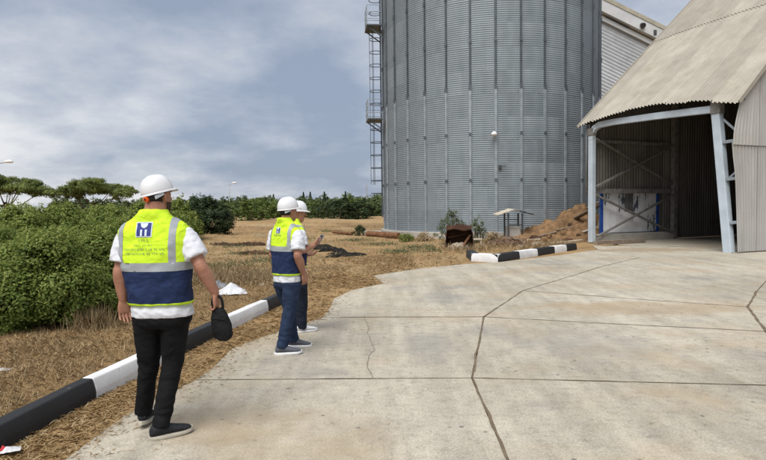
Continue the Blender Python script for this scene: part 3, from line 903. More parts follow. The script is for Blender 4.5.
# sliding door with peeling paint in the left wall
door = empty('door', (-.26, 0, 0)); door.parent = shed
d0, d1, z0_, z1_ = 0.70, 4.12, .36, 2.22
ww_ = (d1 - d0 - .28) / 3
for i in range(3):
    mb = MB(); a_ = d0 + .14 + i * ww_
    if i == 1:
        for cc, ss in (((0, a_ + .10, 1.735), (.06, .188, .97)), ((0, a_ + ww_ - .155, 1.735), (.06, .298, .97))):
            m2 = MB(); m2.box(cc, ss); m2.build('door_panel', M['peel'], door)
        mb.box((0, a_ + ww_ / 2, (z0_ + 1.25) / 2), (.06, ww_ - .012, 1.25 - z0_ - .006))
    else:
        mb.box((0, a_ + ww_ / 2, (z0_ + z1_) / 2), (.06, ww_ - .012, z1_ - z0_))
    mb.build('door_panel', M['peel'], door)
mb = MB(); mb.box((-.01, d0 + .14 + ww_ + (.2 + ww_ - .31) / 2, 1.73), (.03, ww_ - .50, .94)); mb.build('window_pane', M['glass_dark'], door)
for y_ in (d0 + .06, d1 - .06):
    mb = MB(); mb.box((.02, y_, (z0_ + z1_) / 2), (.1, .13, z1_ - z0_ + .06)); mb.build('door_frame', M['blue'], door, bevel=.006)
mb = MB(); mb.box((.02, (d0 + d1) / 2, z0_ - .02), (.08, d1 - d0 - .26, .05)); mb.build('door_frame', M['galv_dark'], door)
mb = MB(); mb.cyl((.06, d1 - .2, 1.2), (.12, d1 - .2, 1.2), .03); mb.build('handle', M['steel_dark'], door)
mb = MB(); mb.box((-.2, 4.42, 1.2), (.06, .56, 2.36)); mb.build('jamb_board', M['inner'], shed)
# rain pipe hanging at the left corner
mb = MB(); mb.tube([(-.42, .12, 2.05), (-.42, .12, 4.6), (-.36, .1, 4.95)], .055, 10); mb.build('rain_pipe', M['galv'], shed, smooth=True)
mb = MB(); mb.beam((-.42, .12, 4.2), (-.05, .05, 4.2), .04, .04); mb.build('pipe_bracket', M['steel_dark'], shed)

# ================================================================== FAR HALL with ridge gallery behind the silo
hall = empty('storage_hall', (19.2, 45.0, 0), 0, 'tall pale grey hall with white gable edge behind the silo', 'building')
def hx(px, d): return (px - 383) / F * d
HE = 9.5; RZ, RXp = 22.0, -6.3
slope = 0.5
def hz(x): return 17.1 - slope * (x + 1.14) if x > RXp else 17.1 - slope * (RXp + 1.14) - slope * (RXp - x)
XE = RXp + 15.2
for k in range(16):          # cladding courses parallel to the roof edge
    o0, o1 = .7 + k * 1.15, .7 + (k + 1) * 1.15 - .035
    obj('wall_panel', corr_sheet(lambda s, r: (r, .05 + .04 * (s - o0), max(hz(r) - s, .01 + .001 * k)), o0, o1 + .03, RXp, XE, .29, .020, 4, (0, -1, 0), 'wall_panel'), M['far_wall'], hall)
for sx, x0, x1 in ((1, RXp, XE),):
    mb = MB(); mb.beam((x0, -.1, hz(x0) - .80), (x1, -.1, hz(x1) - .80), .16, .34, up=(0, 0, 1)); mb.build('lower_barge_board', M['far_white'], hall)
    mb = MB(); mb.beam((x0, -.3, hz(x0) + .02), (x1, -.3, hz(x1) + .02), .5, .85); mb.build('barge_box', M['far_white'], hall)
    mb = MB(); mb.beam((x0, 10, hz(x0) + .62), (x1, 10, hz(x1) + .62), 21.2, .3); mb.build('roof_slope', M['far_roof'], hall)
mb = MB(); mb.beam((-1.2, -.2, hz(-1.2) - .58), (0.6, -.2, hz(.6) - .58), .05, .08); mb.build('cable_tray', M['steel_dark'], hall)
mb = MB(); mb.cyl((1.5, -.55, hz(1.5) - .0), (1.5, -.8, hz(1.5) - .15), .16, .22, 14); mb.build('floodlight', M['steel_dark'], hall)
mb = MB(); mb.box((2.55, -.57, hz(2.55) - .1), (.22, .06, .4)); mb.build('vent_hole', M['steel_dark'], hall)
mb = MB(); mb.beam((-2.4, -.06, hz(-2.4) - 1.0), (-4.2, -.06, hz(-2.4) - 3.3), .05, .06); mb.build('wall_seam', M['galv_dark'], hall)
mb = MB(); mb.box((RXp + .4, 10, 9.4), (.3, 19.4, 18.8)); mb.build('side_wall', M['far_wall'], hall)
dm = empty('conveyor_drive', (16.6, 45.6, hz(-2.9) + .78), 0, 'dark conveyor drive with railing on the roof behind the silo', 'machine')
mb = MB(); mb.box((0, 0, .35), (.8, .6, .45)); mb.build('motor', M['steel_dark'], dm, bevel=.04)
for x_ in (-.9, 0, .9):
    mb = MB(); mb.beam((x_, .5, -.3), (x_, .5, 1.1), .05, .05); mb.build('railing_post', M['steel_dark'], dm)
for z_ in (.6, 1.1):
    mb = MB(); mb.beam((-.9, .5, z_), (.9, .5, z_), .04, .04); mb.build('railing_bar', M['steel_dark'], dm)
mb = MB(); mb.box((0, 0, -.1), (1.6, .9, .5)); mb.build('base', M['galv_dark'], dm)

# ================================================================== VEGETATION
def leaves_mesh(name, P, Nn, size, tint, aspect=0.5, mat=None, fold=0.12):
    n = len(P)
    r = rng.normal(size=(n, 3))
    t = np.cross(Nn, r); t /= np.linalg.norm(t, axis=1)[:, None] + 1e-9
    b = np.cross(Nn, t)
    s = size[:, None]
    V = np.empty((n, 4, 3))
    V[:, 0] = P - t * s * .5
    V[:, 1] = P + b * s * aspect * .5 + Nn * s * fold
    V[:, 2] = P + t * s * .5
    V[:, 3] = P - b * s * aspect * .5 + Nn * s * fold
    Fq = np.arange(n * 4).reshape(n, 4)
    me = np_mesh(name, V.reshape(-1, 3), Fq)
    point_attr(me, 'tint', np.repeat(tint, 4))
    if mat: me.materials.append(mat)
    return me

def crown_points(lobes, nclump, per, rc, upbias=0.35, shell=0.10, inner=0.18, zmin=0.02, tint_top=0.0):
    """lobes: (cx,cy,cz,rx,ry,rz). leaf clumps spread over and through the lobes"""
    L = np.array(lobes, dtype=float)
    wgt = (L[:, 3] * L[:, 4] + L[:, 3] * L[:, 5] + L[:, 4] * L[:, 5]); wgt /= wgt.sum()
    k = rng.choice(len(L), nclump, p=wgt)
    d = rng.normal(size=(nclump, 3)); d[:, 2] += upbias
    d /= np.linalg.norm(d, axis=1)[:, None]
    rad = 1.0 - np.abs(rng.normal(size=nclump)) * shell
    q = rng.random(nclump) < inner
    rad[q] = rng.uniform(0.35, 0.9, q.sum())
    # lumpy outline
    bump = 0.85 + 0.3 * fbm(d[:, 0] * 3 + k * 3.7, d[:, 1] * 3 + d[:, 2] * 2.3, 17, 3)
    C = L[k, :3] + d * L[k, 3:] * (rad * bump)[:, None]
    keep = np.ones(nclump, bool)
    for j in range(len(L)):
        e = ((C - L[j, :3]) / L[j, 3:]); keep &= ~((np.linalg.norm(e, axis=1) < 0.62) & (k != j))
    C, d = C[keep], d[keep]
    m = len(C)
    ct = rng.random(m)
    off = rng.normal(size=(m, per, 3)); off /= np.maximum(np.linalg.norm(off, axis=2), 1e-6)[:, :, None]
    rr_ = rng.random((m, per, 1)) ** 0.45
    rcs = rc * rng.uniform(0.6, 1.35, (m, 1, 1))
    P = C[:, None, :] + off * rr_ * rcs * np.array([1, 1, 0.75])
    Nn = d[:, None, :] * 0.55 + off * 0.55 + np.array([0, 0, 0.45]) + rng.normal(size=(m, per, 3)) * 0.38
    Nn /= np.linalg.norm(Nn, axis=2)[:, :, None]
    ti = 0.55 * ct[:, None] + 0.45 * rng.random((m, per)) + 0.12 * (off[:, :, 2])
    P = P.reshape(-1, 3); Nn = Nn.reshape(-1, 3); ti = np.clip(ti.reshape(-1), 0, 1)
    ok = P[:, 2] > zmin
    return P[ok], Nn[ok], ti[ok], C

def shrub(loc, lobes, nclump, per, rc, leaf, label, mat='leaf', name='mastic_shrub', cat='shrub', group=None, aspect=.5, inner=.18, stems=7):
    root = empty(name, loc, 0, label, cat, group)
    P, Nn, ti, C = crown_points(lobes, nclump, per, rc, inner=inner)
    # upright shoots that break the outline
    zt_ = C[:, 2]; pick = np.argsort(-(zt_ + rng.random(len(zt_)) * .5))[:max(20, len(C) // 8)]
    sp = []; sn = []
    for q in pick:
        d_ = np.array([rng.normal(0, .35), rng.normal(0, .35), 1.0]); L_ = rng.uniform(.06, .22) * (1 if leaf < .1 else 1.6)
        for k in range(11):
            sp.append(C[q] + d_ * L_ * k / 10 + rng.normal(0, leaf * .35, 3)); v_ = rng.normal(0, .6, 3); v_[2] += .7; sn.append(v_ / np.linalg.norm(v_))
    P = np.vstack([P, np.array(sp)]); Nn = np.vstack([Nn, np.array(sn)]); ti = np.concatenate([ti, np.clip(rng.normal(.75, .15, len(sp)), 0, 1)])
    sz = leaf * rng.uniform(.7, 1.3, len(P))
    obj('foliage', leaves_mesh('foliage', P, Nn, sz, ti, aspect), M[mat], root)
    for i in range(stems):
        mb = MB(); L = lobes[i % len(lobes)]
        tx, ty, tz = L[0] + random.uniform(-.5, .5) * L[3], L[1] + random.uniform(-.5, .5) * L[4], L[2] + L[5] * random.uniform(.1, .6)
        bx, by = L[0] * .5 + random.uniform(-.1, .1), L[1] * .5 + random.uniform(-.1, .1)
        mb.tube([(bx, by, -.1), (bx * .7 + tx * .3 + random.uniform(-.08, .08), by * .7 + ty * .3, tz * .4), (tx, ty, tz)], [.03, .02, .008], 6)
        mb.build('stem', M['bark'], root)
    return root

def lump(w_, d_, h, n, seed):
    r_ = random.Random(seed); L = [(0, 0, h * .48, w_ * .62, d_ * .62, h * .5)]
    for i in range(n):
        an = 2 * math.pi * (i + r_.random() * .6) / n
        k = r_.uniform(.42, .62)
        hh = r_.uniform(.32, .46) * h
        L.append((math.cos(an) * w_ * .52, math.sin(an) * d_ * .52, hh * r_.uniform(.85, 1.25), w_ * k * .85, d_ * k * .85, hh))
    for i in range(3):
        L.append((r_.uniform(-.4, .4) * w_, r_.uniform(-.3, .3) * d_, h * r_.uniform(.62, .88), w_ * .32, d_ * .32, h * .26))
    return L
def at(px, d): return (px - 383.0) / F * d
SH = [  # px, distance, half width, half depth, height, clumps, leaf, label
    (30, 7.2, 1.1, .9, 1.10, 1000, .055, 'low dense shrub nearest the kerb at the left picture edge'),
    (90, 7.9, .70, .7, 1.08, 700, .055, 'low rounded shrub just left of the person with the bag'),
    (-35, 7.7, 1.2, 1.1, 1.30, 800, .060, 'dark shrub cut by the left picture edge'),
    (8, 10.6, 1.5, 1.3, 1.42, 1000, .070, 'tall dense shrub behind the low shrubs at far left'),
    (66, 10.9, 1.2, 1.2, 1.46, 1000, .070, 'tall dense shrub below the flat topped pine'),
    (118, 12.6, 1.0, 1.1, 1.34, 800, .075, 'tall shrub right behind the head and shoulder of the person with the bag'),
    (34, 16.5, 1.8, 1.6, 1.60, 650, .095, 'broad shrub at the back of the hedge, between the two pines'),
    (105, 17.5, 1.8, 1.6, 1.50, 650, .095, 'broad shrub at the back of the hedge under the flat topped pine'),
    (152, 20.5, 1.9, 1.8, 1.58, 650, .105, 'shrub hidden in part by the hard hat of the person with the bag'),
    (172, 27, 1.6, 1.7, 1.75, 500, .125, 'shrub right of the front person, left of the big round dark shrub'),
    (205, 32, 1.75, 1.8, 2.0, 900, .125, 'big round dark shrub on the waste ground right of the front person'),
]
for i, (px, d, wd, dp, h, nc, lf, lab) in enumerate(SH):
    x = at(px, d); z = float(ground_z(x, d))
    per = 46 if d < 14 else 30
    shrub((x, d, z - .02), lump(wd, dp, h, 6, 40 + i), int(nc * (1.75 if d < 14 else 1.2)), per, (.15 if d < 14 else .22), lf * (.78 if d < 14 else .9), lab, 'leaf_dark' if i in (10,) else 'leaf', group='evergreen shrubs along the kerb')

# umbrella pines beyond the hedge
def pine(px, d, span, ztop, lab, seed):
    r_ = random.Random(seed)
    x = at(px, d); z0 = float(ground_z(x, d))
    root = empty('pine_tree', (x, d, z0), 0, lab, 'tree', 'flat topped pines beyond the hedge')
    lobes = []
    for i in range(30):
        ax = r_.uniform(-1, 1); ay = r_.uniform(-.7, .7)
        zt = ztop - .4 - .65 * ax * ax - r_.uniform(0, .85) * (1 - .4 * abs(ax))
        lobes.append((ax * span * .86, ay * span * .8, zt, span * r_.uniform(.2, .3), span * .26, r_.uniform(.22, .34)))
    P, Nn, ti, C = crown_points(lobes, 1150, 30, .22, upbias=.5, shell=.2, inner=.2)
    obj('crown', leaves_mesh('crown', P, Nn, .20 * rng.uniform(.6, 1.3, len(P)), ti, .22), M['pine'], root)
    mb = MB(); mb.tube([(0, 0, -.2), (.1, 0, ztop * .3), (-.05, .1, ztop * .52)], [.2, .16, .13], 8); mb.build('trunk', M['bark'], root)
    for i, L in enumerate(lobes[:11]):
        mb = MB(); mb.tube([(-.03, .05, ztop * (.36 + .16 * r_.random())), (L[0] * .45, L[1] * .45, L[2] - 1.0), (L[0], L[1], L[2])], [.06, .035, .012], 6)
        mb.build('limb', M['bark'], root)
pine(93, 42, 2.75, 4.15, 'flat topped pine standing between the lamp and the front person', 3)
pine(6, 40, 2.55, 4.2, 'pine cut by the left picture edge', 5)

# far trees behind the waste ground
def far_variant(w_, h, kind, seed):
    random.seed(seed)
    if kind == 'round': L = lump(w_, w_, h, 6, seed); P, Nn, ti, C = crown_points(L, 210, 16, .30, inner=.12)
    else:
        n = 3200; f = rng.random(n) ** 1.3; an = rng.uniform(0, 6.283, n); rr_ = w_ * (1 - f) * (.55 + .45 * rng.random(n)) * (.8 + .4 * np.sin(f * 40 + an * 2) ** 2)
        P = np.stack([np.cos(an) * rr_, np.sin(an) * rr_, .15 + f * h], 1); Nn = np.stack([np.cos(an), np.sin(an), np.full(n, .5)], 1) + rng.normal(size=(n, 3)) * .4
        Nn /= np.linalg.norm(Nn, axis=1)[:, None]; ti = rng.random(n)
    return leaves_mesh('crown', P, Nn, .27 * rng.uniform(.6, 1.3, len(P)), ti, .5), h
vars_r = [far_variant(2.3, 2.9, 'round', 70 + i) for i in range(4)]
vars_c = [far_variant(.85, 3.9, 'cone', 80 + i) for i in range(2)]
mb = MB(); mb.tube([(0, 0, -.5), (.05, 0, .8), (0, .05, 1.7)], [.12, .09, .04], 6)
trunk_me = mb.mesh('trunk'); trunk_me.materials.append(M['bark'])
crown_cache = {}
def far_tree(x, y, v, mat, sc, label, group, name='bush_tree'):
    z = float(ground_z(x, y))
    root = empty(name, (x, y, z - .05), random.uniform(0, 6.28), label, 'tree', group)
    key = (v[0].name, mat)
    if key not in crown_cache:
        m2 = v[0].copy(); m2.materials.clear(); m2.materials.append(M[mat]); crown_cache[key] = m2
    inst('crown', crown_cache[key], root); inst('trunk', trunk_me, root)
    root.scale = sc if isinstance(sc, tuple) else (sc, sc, sc)
    return root
random.seed(5)
for i in range(54):
    px = 60 + i * 6.6 + random.uniform(-3, 3); d = random.uniform(98, 128)
    far_tree(at(px, d), d, random.choice(vars_r), random.choice(['leaf_far', 'leaf_far', 'leaf']), (1.2, 1.2, random.uniform(.95, 1.3)),
             'dark green tree in the distant tree line under the sky', 'distant tree line')
for i in range(30):
    px = 226 + i * 5.6 + random.uniform(-3, 3); d = random.uniform(72, 90)
    far_tree(at(px, d), d, random.choice(vars_r), random.choice(['leaf_far', 'leaf_bright', 'leaf_far', 'leaf_bright']), (1.0, 1.0, random.uniform(.6, .85)),
             'lighter green bush in front of the distant tree line', 'bushes before the tree line', 'bush')
for i in range(9):
    px = 258 + i * 14 + random.uniform(-6, 6); d = random.uniform(100, 112)
    far_tree(at(px, d), d, random.choice(vars_c), 'leaf_dark', (1, 1, random.uniform(.65, 1.1)),
             'small pointed dark conifer rising out of the distant tree line', 'pointed conifers', 'conifer')
for px, d, s_, mt, lab in ((251, 60, (1.25, 1, .72), 'leaf_bright', 'bright green bush left of the two people'), (262, 66, (1.1, 1, .85), 'leaf_bright', 'bright green bush just behind the hard hats of the two people'),
                           (341, 60, (1.15, 1, .72), 'leaf_dark', 'wide dark bush on the waste ground, left half of the pair by the silo'), (358, 62, (1.05, 1, .70), 'leaf_dark', 'dark round bush on the waste ground, right half of the pair by the silo'),
                           (318, 66, (1, 1, .62), 'leaf_far', 'low bush right of the phone in the hand')):
    far_tree(at(px, d), d, random.choice(vars_r), mt, s_, lab, None, 'bush')

# shrubs beside the silo
random.seed(9)
def small(px, d, w_, h, lab, mat='olive', nc=170, leaf=.075, name='shrub'):
    x = at(px, d); shrub((x, d, float(ground_z(x, d)) - .02), lump(w_, w_ * .8, h, 5, int(px)), nc, 26, .13, leaf, lab, mat, name, 'shrub', None, .34, .25, 9)
small(451, 23.6, .72, 1.38, 'sparse green shrub behind the rusty box at the silo', nc=130)
small(478, 24.2, .5, 1.12, 'small sparse shrub between rusty box and little shelter', nc=70)
small(360, 31, .45, .55, 'low dark weed beside the pipe left of the silo', 'leaf_dark', 70)
small(406, 25.8, .38, .34, 'little green weed in front of the silo plinth', 'leaf', 60)
small(493, 23.0, .35, .5, 'dry scrubby weed left of the little shelter', 'weed', 50)
small(425, 26.0, .55, .35, 'low dry weed along the silo plinth', 'weed', 60)

# ------------------------------------------------------------------ straw and dry weeds
def blades(name, x, y, length, width, elev_lo, elev_hi, mat, kind='stuff', zoff=0.0, z=None, label=None, cat=None):
    n = len(x)
    zz_ = (ground_z(x, y) if z is None else z) + zoff
    az = rng.uniform(0, 2 * np.pi, n); el = rng.uniform(elev_lo, elev_hi, n)
    L = length * rng.uniform(.5, 1.4, n)
    dx = np.cos(az) * np.cos(el); dy = np.sin(az) * np.cos(el); dz = np.sin(el)
    sx, sy = -np.sin(az), np.cos(az)
    wv = width * rng.uniform(.6, 1.3, n) * .5
    lift = rng.uniform(0, .012, n)
    B = np.stack([x, y, zz_ + lift], 1); D = np.stack([dx, dy, dz], 1); S = np.stack([sx, sy, rng.uniform(-.5, .5, n)], 1)
    S /= np.linalg.norm(S, axis=1)[:, None]
    mid = B + D * (L * .55)[:, None] + np.array([0, 0, .0])
    tip = B + D * L[:, None] + np.stack([np.zeros(n), np.zeros(n), -L * .18 * np.cos(el)], 1)
    V = np.stack([B - S * wv[:, None], B + S * wv[:, None], mid + S * (wv * .8)[:, None], tip, mid - S * (wv * .8)[:, None]], 1)
    base = np.arange(n)[:, None] * 5
    Fq = base + np.array([[0, 1, 2, 3, 4]])
    me = np_mesh(name, V.reshape(-1, 3), Fq)
    point_attr(me, 'tint', np.repeat(np.clip(rng.normal(.5, .24, n), 0, 1), 5))
    return obj(name, me, M[mat], kind=kind, label=label, cat=cat)
# mask: strip between kerb and slab, verge behind the kerb, field
EP = pts([(40, 474), (65, 459), (98, 434), (126, 414), (160, 396), (195, 380), (214, 366), (232, 348), (262, 337), (322, 317.5), (330, 307), (333, 299), (352, 290), (383, 283.5), (374, 275.5), (418, 268.5), (470, 263.5)])
EY = np.array([p[1] for p in EP]); EX = np.array([p[0] for p in EP])
_o = np.argsort(EY); EYs, EXs = EY[_o], EX[_o]
def edge_x(y): return np.interp(y, EYs, EXs)
def scatter(n, x0, x1, y0, y1, dens=None):
    # more of them close to the camera
    u = rng.random(n); y = y0 * (y1 / y0) ** u
    x = rng.uniform(x0, x1, n)
    return x, y
x, y = scatter(190000, -4.5, 0.9, 2.2, 20)
ok = (x > kerb_x(y) - np.where(y > 9.6, 3.4 * fbm(x * .8, y * .8, 51, 3) * rng.random(len(x)) * sstep(9.6, 12, y), 0)) & (x < edge_x(y) + rng.normal(0, .05, len(x)) - .02)
d_edge = edge_x(y) - x
ok &= rng.random(len(x)) < np.clip(2.4 * fbm(x * 1.5, y * 1.5, 2, 3) - .55, .12, 1)
x1_, y1_ = x[ok], y[ok]
zc_ = np.where(x1_ > edge_x(y1_) - .03, 0.0, ground_z(x1_, y1_))
blades('straw_litter', x1_, y1_, .085, .0055, R(0), R(22), 'straw', z=zc_, label='loose golden straw between kerb and concrete', cat='straw')
x, y = scatter(130000, -8.5, -1.2, 2.2, 16)
ok = (x < kerb_x(y) - .2) | (y > 10)
ok &= (x < edge_x(y) - .1)
ok &= rng.random(len(x)) < np.clip(3.2 * fbm(x * 1.1, y * 1.1, 6, 3) - 1.15, .05, 1)
x, y = x[ok], y[ok]; hf = len(x) // 2
blades('dry_grass', x[:hf], y[:hf], .09, .005, R(3), R(50), 'straw', label='short golden dry grass behind the kerb', cat='grass')
blades('dry_grass', x[hf:], y[hf:], .11, .004, R(3), R(70), 'weed', label='short grey brown dry grass behind the kerb', cat='grass')
x, y = scatter(240000, -8.5, -1.4, 2.2, 12)
ok = (x < kerb_x(y) - .13) & (fbm(x * 1.7, y * 1.7, 41, 3) > .33)
x, y = x[ok], y[ok]; hf = len(x) // 2
blades('grass_stubble', x[:hf], y[:hf], .045, .0032, R(10), R(80), 'weed', label='fine grey brown stubble covering the verge behind the kerb', cat='grass')
blades('grass_stubble', x[hf:], y[hf:], .045, .0032, R(5), R(70), 'straw', label='fine golden stubble covering the verge behind the kerb', cat='grass')
x, y = scatter(55000, -26, 7.5, 13, 48)
ok = (x < edge_x(y) - .1) | ((y > 18.6) & (x < 5.2) & (np.hypot(x - SX, y - SY) > SR + .5))
ok &= (np.hypot(x - SX, y - SY) > SR + .4)
ok &= rng.random(len(x)) < np.clip(2.6 * fbm(x * .45, y * .45, 21, 3) - .85, .03, 1)
blades('field_grass', x[ok], y[ok], .14, .011, R(5), R(60), 'weed', label='sparse dry grass on the waste ground', cat='grass')
# straw blown on to the concrete
n_ = 1300
y = 2.4 * (18 / 2.4) ** rng.random(n_); x = edge_x(y) + np.abs(rng.normal(0, .2, n_)) ** 1.3
blades('blown_straw', x, y, .05, .004, R(0), R(8), 'straw', z=np.full(n_, .002), label='loose straw stalks blown on to the concrete edge', cat='straw')
n_ = 260
x = rng.uniform(-1.2, 6, n_); y = rng.uniform(2.6, 15, n_)
blades('blown_straw', x, y, .035, .004, R(0), R(8), 'weed', z=np.full(n_, .002), label='tiny plant scraps scattered over the concrete yard', cat='straw')
# a few green weeds in the dry field
n_ = 5200
cc = [(at(p_, d_), d_) for p_, d_ in ((236, 24), (250, 20), (300, 28), (380, 24), (420, 22), (330, 36), (290, 40), (355, 27), (440, 20.5), (270, 17), (225, 15.5), (398, 20))]
ci = rng.integers(0, len(cc), n_); x = np.array([c_[0] for c_ in cc])[ci] + rng.normal(0, .5, n_); y = np.array([c_[1] for c_ in cc])[ci] + rng.normal(0, .6, n_)
ok = x < edge_x(y) - .3
blades('green_weeds', x[ok], y[ok], .12, .016, R(15), R(80), 'olive', label='low sparse green weeds on the waste ground', cat='weeds')
# grey-brown dry weeds in the corner behind the kerb
n_ = 7000
cx_ = rng.choice(np.array([at(p, d) for p, d in ((228, 12.5), (245, 12.0), (215, 13.5), (262, 13.0), (240, 14.5), (205, 12), (255, 11.3), (188, 12.5))]), n_)
x = cx_ + rng.normal(0, .45, n_); y = 12.6 + rng.normal(0, .9, n_)
blades('dry_weeds', x, y, .20, .007, R(15), R(80), 'weed', label='brittle grey brown weeds between the people', cat='weeds')
n_ = 420
x = -3.66 + rng.normal(0, .12, n_); y = 6.9 + rng.normal(0, .12, n_)
blades('dry_weeds', x, y, .28, .007, R(45), R(88), 'weed', label='tall pale dry weeds at the foot of the low shrubs', cat='weeds')
x = rng.uniform(2.2, 7.5, 5000); y = rng.uniform(19.2, 25.5, 5000)
ok = (fbm(x * .9, y * .9, 31, 3) > .5) & (np.hypot(x - SX, y - SY) > SR + .4) & (y > 17.6 + .95 * (x - 2.9))
blades('dry_weeds', x[ok], y[ok], .28, .014, R(35), R(85), 'weed', label='dry weeds among the rubbish before the silo', cat='weeds')

# ================================================================== RUBBISH AND SMALL THINGS
def blob_mesh(w_, d_, h, seed, n=20, m=8, rough=.35):
    """low irregular heap"""
    vs = []; fs = []
    for j in range(m + 1):
        f = j / m
        for i in range(n):
            an = 2 * math.pi * i / n
            k = 1 + rough * noise.noise(Vector((math.cos(an) * 1.7, math.sin(an) * 1.7, seed)))
            r_ = math.cos(f * math.pi / 2) ** .8 * k
            zz_ = h * math.sin(f * math.pi / 2) * (1 + rough * 1.2 * noise.noise(Vector((math.cos(an) * r_ * 2.6, math.sin(an) * r_ * 2.6, seed + 5))))
            vs.append((math.cos(an) * w_ * r_, math.sin(an) * d_ * r_, zz_ - .04 * (j == 0)))
    for j in range(m):
        for i in range(n): fs.append((j * n + i, j * n + (i + 1) % n, (j + 1) * n + (i + 1) % n, (j + 1) * n + i))
    mb = MB(); mb.add(vs, fs); return mb

def gpos(px, py):
    g = G(px, py)
    for _ in range(6): g = G(px, py, float(ground_z(g.x, g.y)))
    return g

# black sheeting heap in the field
g0, g1 = gpos(306, 246), gpos(357, 257)
ce = (g0 + g1) / 2; dv = g1 - g0
hp = empty('sheeting_heap', ce, math.atan2(dv.y, dv.x), 'long heap of crumpled black sheeting on the waste ground', 'heap')
L_ = dv.length
for i in range(7):
    m_ = blob_mesh(L_ * .12, .18, .12 + .05 * math.sin(i * 2.1), 3 + i, 16, 6, .5)
    o = m_.build('sheeting_fold', M['tarp'], hp, smooth=False)
    o.location = (-L_ * .42 + L_ * .84 * i / 6, .12 * math.sin(i * 1.9), -.02); o.rotation_euler = (0, 0, i * .8)
# brown debris ridge left
g0, g1 = gpos(209, 246), gpos(262, 245.5)
ce = (g0 + g1) / 2; dv = g1 - g0; L_ = dv.length
hp = empty('debris_ridge', ce, math.atan2(dv.y, dv.x), 'low ridge of dark brown debris behind the front person and the pair', 'heap')
for i in range(9):
    o = blob_mesh(L_ * .09, .22, .12 + .09 * random.random() * (1 - i / 11), 13 + i, 14, 5, .6).build('debris_clod', M['debris'], hp)
    o.location = (-L_ * .46 + L_ * .92 * i / 8, random.uniform(-.12, .12), -.02); o.rotation_euler = (0, 0, random.uniform(0, 3))
g0 = gpos(252, 254)
o = blob_mesh(.55, .16, .10, 33, 16, 5, .6).build('debris_clod', M['debris'], None, label='small dark clod of debris left of the person in blue jeans', cat='debris'); o.location = g0
# rusty pipe and concrete edging at the silo foot
g0, g1 = gpos(333, 233.5), gpos(352, 235.5)
mb = MB(); mb.tube([g0 + Vector((0, 0, .1)), g1 + Vector((0, 0, .1))], .09, 10); mb.build('steel_pipe', M['rust_light'], None, smooth=True, sharp=R(40), label='thin rusty pipe lying on the ground left of the dark weed', cat='pipe')
g0, g1 = gpos(368, 236.3), gpos(399, 238.8)
mb = MB(); mb.tube([g0 + Vector((0, 0, .14)), g1 + Vector((0, 0, .14))], .17, 12); mb.build('steel_pipe', M['rust_light'], None, smooth=True, sharp=R(40), label='thick rusty pipe lying along the foot of the silo', cat='pipe')
g0 = gpos(380, 233.6)
mb = MB(); mb.box((0, 0, .06), (2.0, 1.1, .22)); o = mb.build('concrete_slab', M['plinth'], None, bevel=.02, label='pale concrete pad at the left foot of the silo', cat='slab'); o.location = g0

# crumpled white plastic sheet beside the kerb
def crumple(w_, d_, h, seed, n=26, droop=.5):
    vs = []; fs = []
    for j in range(n + 1):
        for i in range(n + 1):
            u, v = i / n * 2 - 1, j / n * 2 - 1
            k = 1 - .22 * abs(noise.noise(Vector((math.atan2(v, u) * 1.4, seed, 0)))) * 2
            x_, y_ = u * w_ * k, v * d_ * k
            r_ = math.hypot(u, v)
            z_ = h * max(0, 1 - r_ ** 1.6) * (.8 + .6 * noise.noise(Vector((u * 1.3, v * 1.3, seed)))) + .10 * h * abs(noise.noise(Vector((u * 3 + v, v * 3 - u, seed + 2)))) + .012
            vs.append((x_, y_, max(z_, .006)))
    for j in range(n):
        for i in range(n):
            a_ = j * (n + 1) + i; fs.append((a_, a_ + 1, a_ + n + 2, a_ + n + 1))
    mb = MB(); mb.add(vs, fs); me = mb.mesh('sheet')
    return me
g = gpos(231, 293)
o = obj('plastic_sheet', crumple(.27, .30, .17, 4.2), M['plastic_white'], None, 'crumpled white plastic sheet on the dry grass behind the kerb', 'plastic sheet'); o.location = g; o.rotation_euler = (0, 0, .3)
g = gpos(219, 288)
o = obj('plastic_sheet', crumple(.22, .22, .15, 7.2), M['plastic_grey'], None, 'dark grey plastic scrap behind the white plastic sheet', 'plastic sheet'); o.location = g
g = G(9, 452)
lw_ = empty('drink_carton', (g.x, g.y, 0), .5, 'flattened white and red drink carton at the foot of the black kerb', 'litter')
obj('carton_body', crumple(.07, .045, .03, 2.2, 10), M['plastic_white'], lw_)
o = obj('red_print', crumple(.022, .02, .032, 1.2, 6), M['litter_red'], lw_); o.location = (-.03, 0, .012)
g = gpos(3, 371)
o = obj('paper_scrap', crumple(.07, .05, .02, 9.2, 10), M['plastic_white'], None, 'white paper scrap on the dry grass at the left picture edge', 'litter'); o.location = g
for px, py, lab in ((268, 281, 'small pale stone beside the kerb behind the person in jeans'), (262, 286, 'pale stone in the dry weeds left of the person in jeans')):
    g = gpos(px, py); o = blob_mesh(.07, .05, .06, px, 10, 4, .4).build('stone', M['rubble'], None, label=lab, cat='stone'); o.location = g

